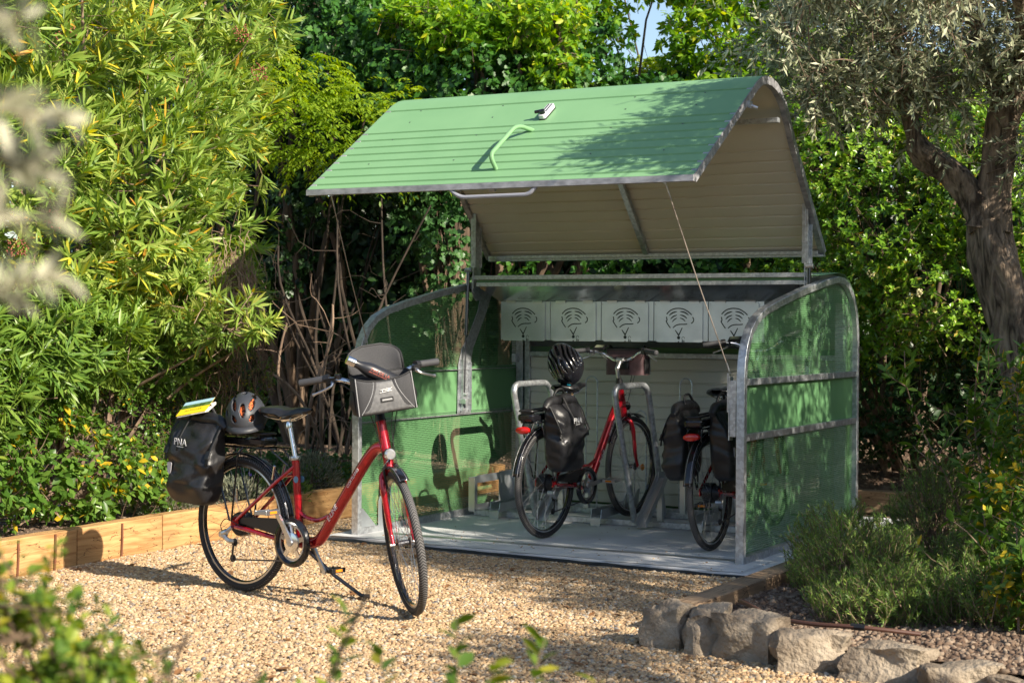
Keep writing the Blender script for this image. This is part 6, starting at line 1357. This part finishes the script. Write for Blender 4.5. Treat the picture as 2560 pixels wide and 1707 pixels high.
# ------------------------------------------------------------------ rosemary
GR = 'rosemary bushes in the right bed'
def rosemary(c, r, n, label, mt='leaf_rosemary', group=GR, cat='rosemary', name='rosemary'):
    base = (c[0], c[1], bedz(c[0], c[1])); e = empty(name, base, 0, label, cat, group); Ps = []; As = []; Ns = []; segs = []
    for i in range(n):
        a = rng.uniform(0, 2*math.pi); q = math.sqrt(rng.random()); qq = min(1, q+.12); ln_ = rng.uniform(.10, .20); hgt = r[2]*(1-.55*q**2.5)*rng.uniform(.55, 1.08)+.03*noise.noise(Vector((a*2, q*3, c[0])))
        tip = Vector((q*r[0]*math.cos(a), q*r[1]*math.sin(a), hgt)); lean = Vector((math.cos(a)*q*.7+rng.normal()*.35, math.sin(a)*q*.7+rng.normal()*.35, .9)).normalized()
        mid = tip-lean*ln_*.5+Vector((rng.normal()*.012, rng.normal()*.012, 0)); b0 = tip-lean*ln_-Vector((math.cos(a)*.03, math.sin(a)*.03, .02)); root = Vector((b0.x*.45, b0.y*.45, 0)); pts = [b0, mid, tip]
        segs.append((pts, .0024, .0012));
        if rng.random() < .35: segs.append((limb_path(root, b0, .12, 4), .004, .0026))
        d = (tip-mid).normalized()
        for k in range(44):
            t = rng.uniform(.0, 1.0); p = pts[0].lerp(pts[1], t*2) if t < .5 else pts[1].lerp(pts[2], t*2-1); sd = Vector(np.cross(d, rdir(1)[0])).normalized(); Ps.append(p); As.append((d*rng.uniform(.5, 1.1)+sd*.75).normalized()); Ns.append(d)
    Ls = rng.uniform(.018, .033, len(Ps)); leaves('foliage', np.array(Ps), np.array(As), np.array(Ns), Ls, Ls*.14, 'kite', MT[mt], e, 0); twigs('twigs', segs, MT['bark_light'], e, 3)
    return e
rosemary((3.66, -1.10, 0), (.34, .38, 0.42), 390, 'rosemary bush nearest the sawn timber and the shelter corner')
rosemary((3.90, -1.55, 0), (.36, .36, .26), 360, 'dense rosemary mound above the irrigation hose')
rosemary((3.30, -.30, 0), (.30, .40, 0.42), 285, 'rosemary beside the lower edge of the right side panel')
rosemary((3.62, .55, 0), (.34, .45, 0.59), 345, 'tall upright rosemary with a few lilac flowers behind the panel corner')
rosemary((4.15, -.55, 0), (.36, .40, 0.36), 315, 'rosemary in the middle of the right bed', )
rosemary((4.35, -1.55, 0), (.36, .32, 0.31), 330, 'low rosemary near the last edging rocks')
rosemary((4.05, .55, 0), (.35, .4, .30), 170, 'grey-green rosemary below the leafy saplings')
rosemary((3.31, -.62, 0), (.17, .26, .24), 130, 'small rosemary clump hanging over the timber by the panel foot')
rosemary((4.62, -1.05, 0), (.30, .35, 0.39), 255, 'rosemary at the right border of the picture')
# saplings with pale elongated leaves
def sapling(base, top, n, L, Wd, label, mt='leaf_broad', group='leafy saplings at the right', branches=4):
    e = empty('sapling', base, 0, label, 'sapling', group); Bs = Vector(base); Ps = []; As = []; Ns = []
    paths = [limb_path((0, 0, -.05), Vector(top)-Bs, .06, 10)]
    for k in range(branches):
        p = paths[0][rng.integers(3, 9)]; paths.append(limb_path(p, p+Vector((rng.normal()*.16, rng.normal()*.14, rng.uniform(.10, .28))), .1, 6))
    for i, pt in enumerate(paths):
        m = MB(); m.tube(pt, [(.007 if i == 0 else .004)*(1-.7*j/len(pt)) for j in range(len(pt))], 6, caps=False); m.build('stem', MT['bark_light'], e, smooth=60)
        for j in range(int(n/(1 if i == 0 else 2.2))):
            t = rng.uniform(.25 if i == 0 else 0, 1)*(len(pt)-1); k = min(int(t), len(pt)-2); p = pt[k].lerp(pt[k+1], t-k); d = (pt[k+1]-pt[k]).normalized(); sd = Vector(np.cross(d, rdir(1)[0])).normalized()
            Ps.append(p); As.append((d*.6+sd).normalized()); Ns.append(d+Vector((0, 0, .4)))
    Ls = rng.uniform(*L, len(Ps)); leaves('foliage', np.array(Ps), np.array(As), np.array(Ns), Ls, Ls*rng.uniform(*Wd, len(Ps)), 'oval', MT[mt], e, .2, np.clip(rng.random(len(Ps))*.9, 0, .9), 300, kind=None)
sapling((3.95, -.05, .05), (3.60, -.15, 1.22), 40, (.05, .085), (.30, .40), 'slender sapling whose tip leans toward the shelter'); sapling((4.08, .1, .05), (3.95, .1, 1.35), 60, (.05, .085), (.30, .40), 'bushy sapling in front of the olive trunk')
sapling((4.25, -.2, .05), (4.22, -.15, 1.25), 60, (.055, .09), (.3, .4), 'sapling against the right border of the picture'); sapling((4.0, .5, .05), (3.78, .5, .95), 46, (.04, .06), (.4, .5), 'short sapling with rounder leaves behind the rosemary')
sapling((4.35, -.9, .05), (4.18, -.95, .62), 34, (.06, .09), (.42, .5), 'small broad-leaved seedling amid the rosemary'); sapling((4.45, -1.3, .05), (4.42, -1.35, .55), 40, (.06, .09), (.42, .5), 'pale green seedling near the right border'); sapling((4.15, .9, .05), (4.1, .9, 1.15), 60, (.05, .08), (.35, .45), 'leafy sapling at the foot of the olive')
for (b_, t_, n_, lb) in (((4.32, .3, .05), (4.30, .3, 1.15), 80, 'leafy sapling close behind the right border sapling'), ((4.1, -.45, .05), (4.16, -.4, .95), 70, 'knee-high sapling left of the border sapling'), ((4.45, -.7, .05), (4.42, -.75, .9), 80, 'bright leafy sapling low on the right border'), ((3.85, .9, .05), (3.82, .9, .9), 60, 'small sapling between rosemary and olive trunk'), ((4.3, .8, .05), (4.2, .8, 1.4), 80, 'tall sapling in front of the olive base'), ((4.55, -1.8, .05), (4.56, -1.85, .45), 60, 'seedling above the last rock')):
    sapling(b_, t_, n_, (.055, .09), (.36, .46), lb)
bush('mixed_shrub', (4.45, -.2, .05), [(4.30, .0, .62, .30, .4, .42), (4.42, -.75, .45, .26, .4, .32), (4.22, .5, .8, .3, .35, .4), (4.58, -1.6, .25, .24, .3, .2)], 620, 7, (.05, .08), (.38, .48), 'oval', MT['leaf_broad'], 'leafy mixed shrub filling the right border of the picture', stems=8, stem_r=.006, split=300, spread=(35, 85), stem_mt='bark_light', rshift=.1)
rosemary((4.22, .1, 0), (.35, .45, .55), 160, 'feathery grey-green growth under the saplings', 'leaf_grey')
# grey cushions and flowers left
def cushion(c, r, n, label, mt='leaf_grey', flowers=0):
    base = (c[0], c[1], leftz(c[0], c[1])); e = empty('cushion_plant', base, 0, label, 'cushion plant', 'grey cushion plants behind the timber'); Ps = []; As = []
    for i in range(n):
        d = rdir(1)[0]; d[2] = abs(d[2]); p = Vector((d[0]*r[0], d[1]*r[1], d[2]*r[2]))*rng.uniform(.7, 1.0); Ps.append(p); As.append(nrm_(d+rdir(1)[0]*.5+np.array([0, 0, .3])))
    Ls = rng.uniform(.025, .045, n); leaves('foliage', np.array(Ps), np.array(As), np.array(As)+rdir(n), Ls, Ls*.22, 'kite', MT[mt], e, 0)
    m = MB(); m.tube([(0, 0, -.05), (0, 0, r[2]*.6)], .01, 6); m.build('stem', MT['bark'], e)
    for k in range(flowers):
        m = MB(); q = Vector((rng.uniform(-.6, .9)*r[0], rng.uniform(-1, .2)*r[1], r[2]*rng.uniform(.7, 1.15)))
        for j in range(6): m.obox(q+Vector(rdir(1)[0])*.010, (rdir(1)[0], (0, .1, 1), (1, 0, .1)), (.012, .010, .003))
        m.build('flower', MT['lavender_flower'], e, smooth=0)
cushion((-.98, -.62, 0), (.22, .26, .24), 1800, 'grey-green cushion plant behind the rear wheel'); cushion((-1.0, .1, 0), (.20, .25, .2), 1400, 'grey cushion plant under the saddle'); cushion((-.98, .95, 0), (.22, .28, .30), 1800, 'grey-green cushion plant left of the shelter foot', flowers=0)
cushion((-.95, .55, 0), (.22, .2, .20), 1200, 'dark green cushion with lilac flowers behind the frame', 'leaf_rosemary', flowers=4); cushion((-1.2, 1.4, 0), (.3, .3, .2), 1500, 'low green plant left of the side panel', 'leaf_broad'); cushion((-1.35, -.3, 0), (.25, .3, .28), 1800, 'silver cushion plant deeper in the left bed')
bush('ground_ivy', (-1.5, 1.6, .15), [(-1.4, 1.5, .28, .5, .5, .12), (-1.9, 1.2, .3, .5, .5, .15)], 300, 4, (.04, .06), (.8, 1.0), 'ivy', MT['leaf_ivy_light'], 'low ground ivy under the bare stems', stems=3, stem_r=.004)
# ------------------------------------------------------------------ foreground plants (out of focus)
FGG = 'blurred plants close to the camera'
bush('foreground_shrub', (4.32, -7.0, -.05), [(4.265, -7.21, .80, .13, .2, .23), (4.37, -7.16, .73, .15, .2, .18), (4.22, -7.30, .90, .09, .15, .17), (4.49, -7.12, .68, .13, .15, .15), (4.30, -7.15, .70, .2, .2, .15), (4.58, -7.1, .66, .12, .15, .10)], 900, 6, (.026, .044), (.42, .55), 'oval', MT['leaf_blur'], 'blurred leafy shrub close to the camera in the lower left corner', group=FGG, stems=8, stem_r=.004, split=300, cull=-1, rshift=.12)
bush('foreground_shrub', (4.58, -7.0, -.05), [(4.60, -7.02, .745, .09, .15, .09), (4.70, -6.98, .72, .07, .15, .07)], 90, 6, (.024, .038), (.42, .55), 'oval', MT['leaf_blur'], 'blurred low sprigs at the bottom edge right of the corner shrub', group=FGG, stems=5, stem_r=.003, split=300, cull=-1)
def sprig(base, top, n, L, Wd, label, mt, r=.003, shape='oval', droop=.2, group='blurred plants close to the camera', name='foreground_sprig'):
    e = empty(name, base, 0, label, 'sprig', group); Bs = Vector(base); pt = limb_path((0, 0, 0), Vector(top)-Bs, .06, 10); m = MB(); m.tube(pt, [r*(1-.7*j/10) for j in range(11)], 6, caps=False); m.build('stem', MT['bark_light'], e)
    Ps = []; As = []; Ns = []
    for j in range(n):
        t = (.3+.7*j/n)*10; k = min(int(t), 9); p = pt[k].lerp(pt[k+1], t-k); d = (pt[k+1]-pt[k]).normalized(); sd = Vector(np.cross(d, rdir(1)[0])).normalized(); Ps.append(p); As.append((d*.6+sd).normalized()); Ns.append(d+Vector(rdir(1)[0])*.6)
    Ls = rng.uniform(*L, len(Ps)); leaves('foliage', np.array(Ps), np.array(As), np.array(Ns), Ls, Ls*rng.uniform(*Wd, len(Ps)), shape, MT[mt], e, droop, None, 300, kind=None)
for i, (b0, t0, lab) in enumerate((((4.55, -6.6, .2), (4.66, -6.50, .83), 'blurred leafy sprig below the kickstand'), ((4.70, -6.6, .2), (4.80, -6.45, .80), 'blurred arching sprig at the bottom centre left'), ((4.45, -6.7, .2), (4.50, -6.60, .86), 'blurred thin sprig over the pale gravel'), ((4.80, -6.5, .2), (4.88, -6.42, .74), 'blurred sprig end at the bottom edge'), ((4.62, -6.65, .2), (4.73, -6.50, .77), 'blurred sprig between the two taller ones'), ((4.6, -6.7, .2), (4.57, -6.6, .80), 'blurred short sprig beside the thin one'))):
    b0 = (b0[0]-.06, b0[1]-.03, b0[2]); t0 = (t0[0]-.06, t0[1]-.03, t0[2]+.025); sprig(b0, t0, 46, (.032, .052), (.44, .54), lab, 'leaf_blur')
for i, (b0, t0, lab) in enumerate((((5.00, -8.05, 1.53), (5.135, -8.0, 1.50), 'uppermost blurred olive twig at the left edge'), ((4.99, -8.05, 1.42), (5.13, -8.0, 1.43), 'blurred olive twig with pale leaves at mid left'), ((5.00, -8.05, 1.35), (5.125, -8.0, 1.385), 'blurred olive twig with downward leaves at the left edge'), ((5.0, -8.05, 1.60), (5.09, -8.0, 1.58), 'blurred olive twig tip near the top left corner'), ((5.0, -8.05, 1.47), (5.10, -8.0, 1.465), 'blurred olive twig between the two longest ones'))):
    t0 = (t0[0]-.012, t0[1]-.006, t0[2]); sprig(b0, t0, 32, (.025, .040), (.26, .33), lab, 'leaf_olive_pale', .0018, 'oval', .05, 'blurred olive twigs at the left edge', 'olive_twig')
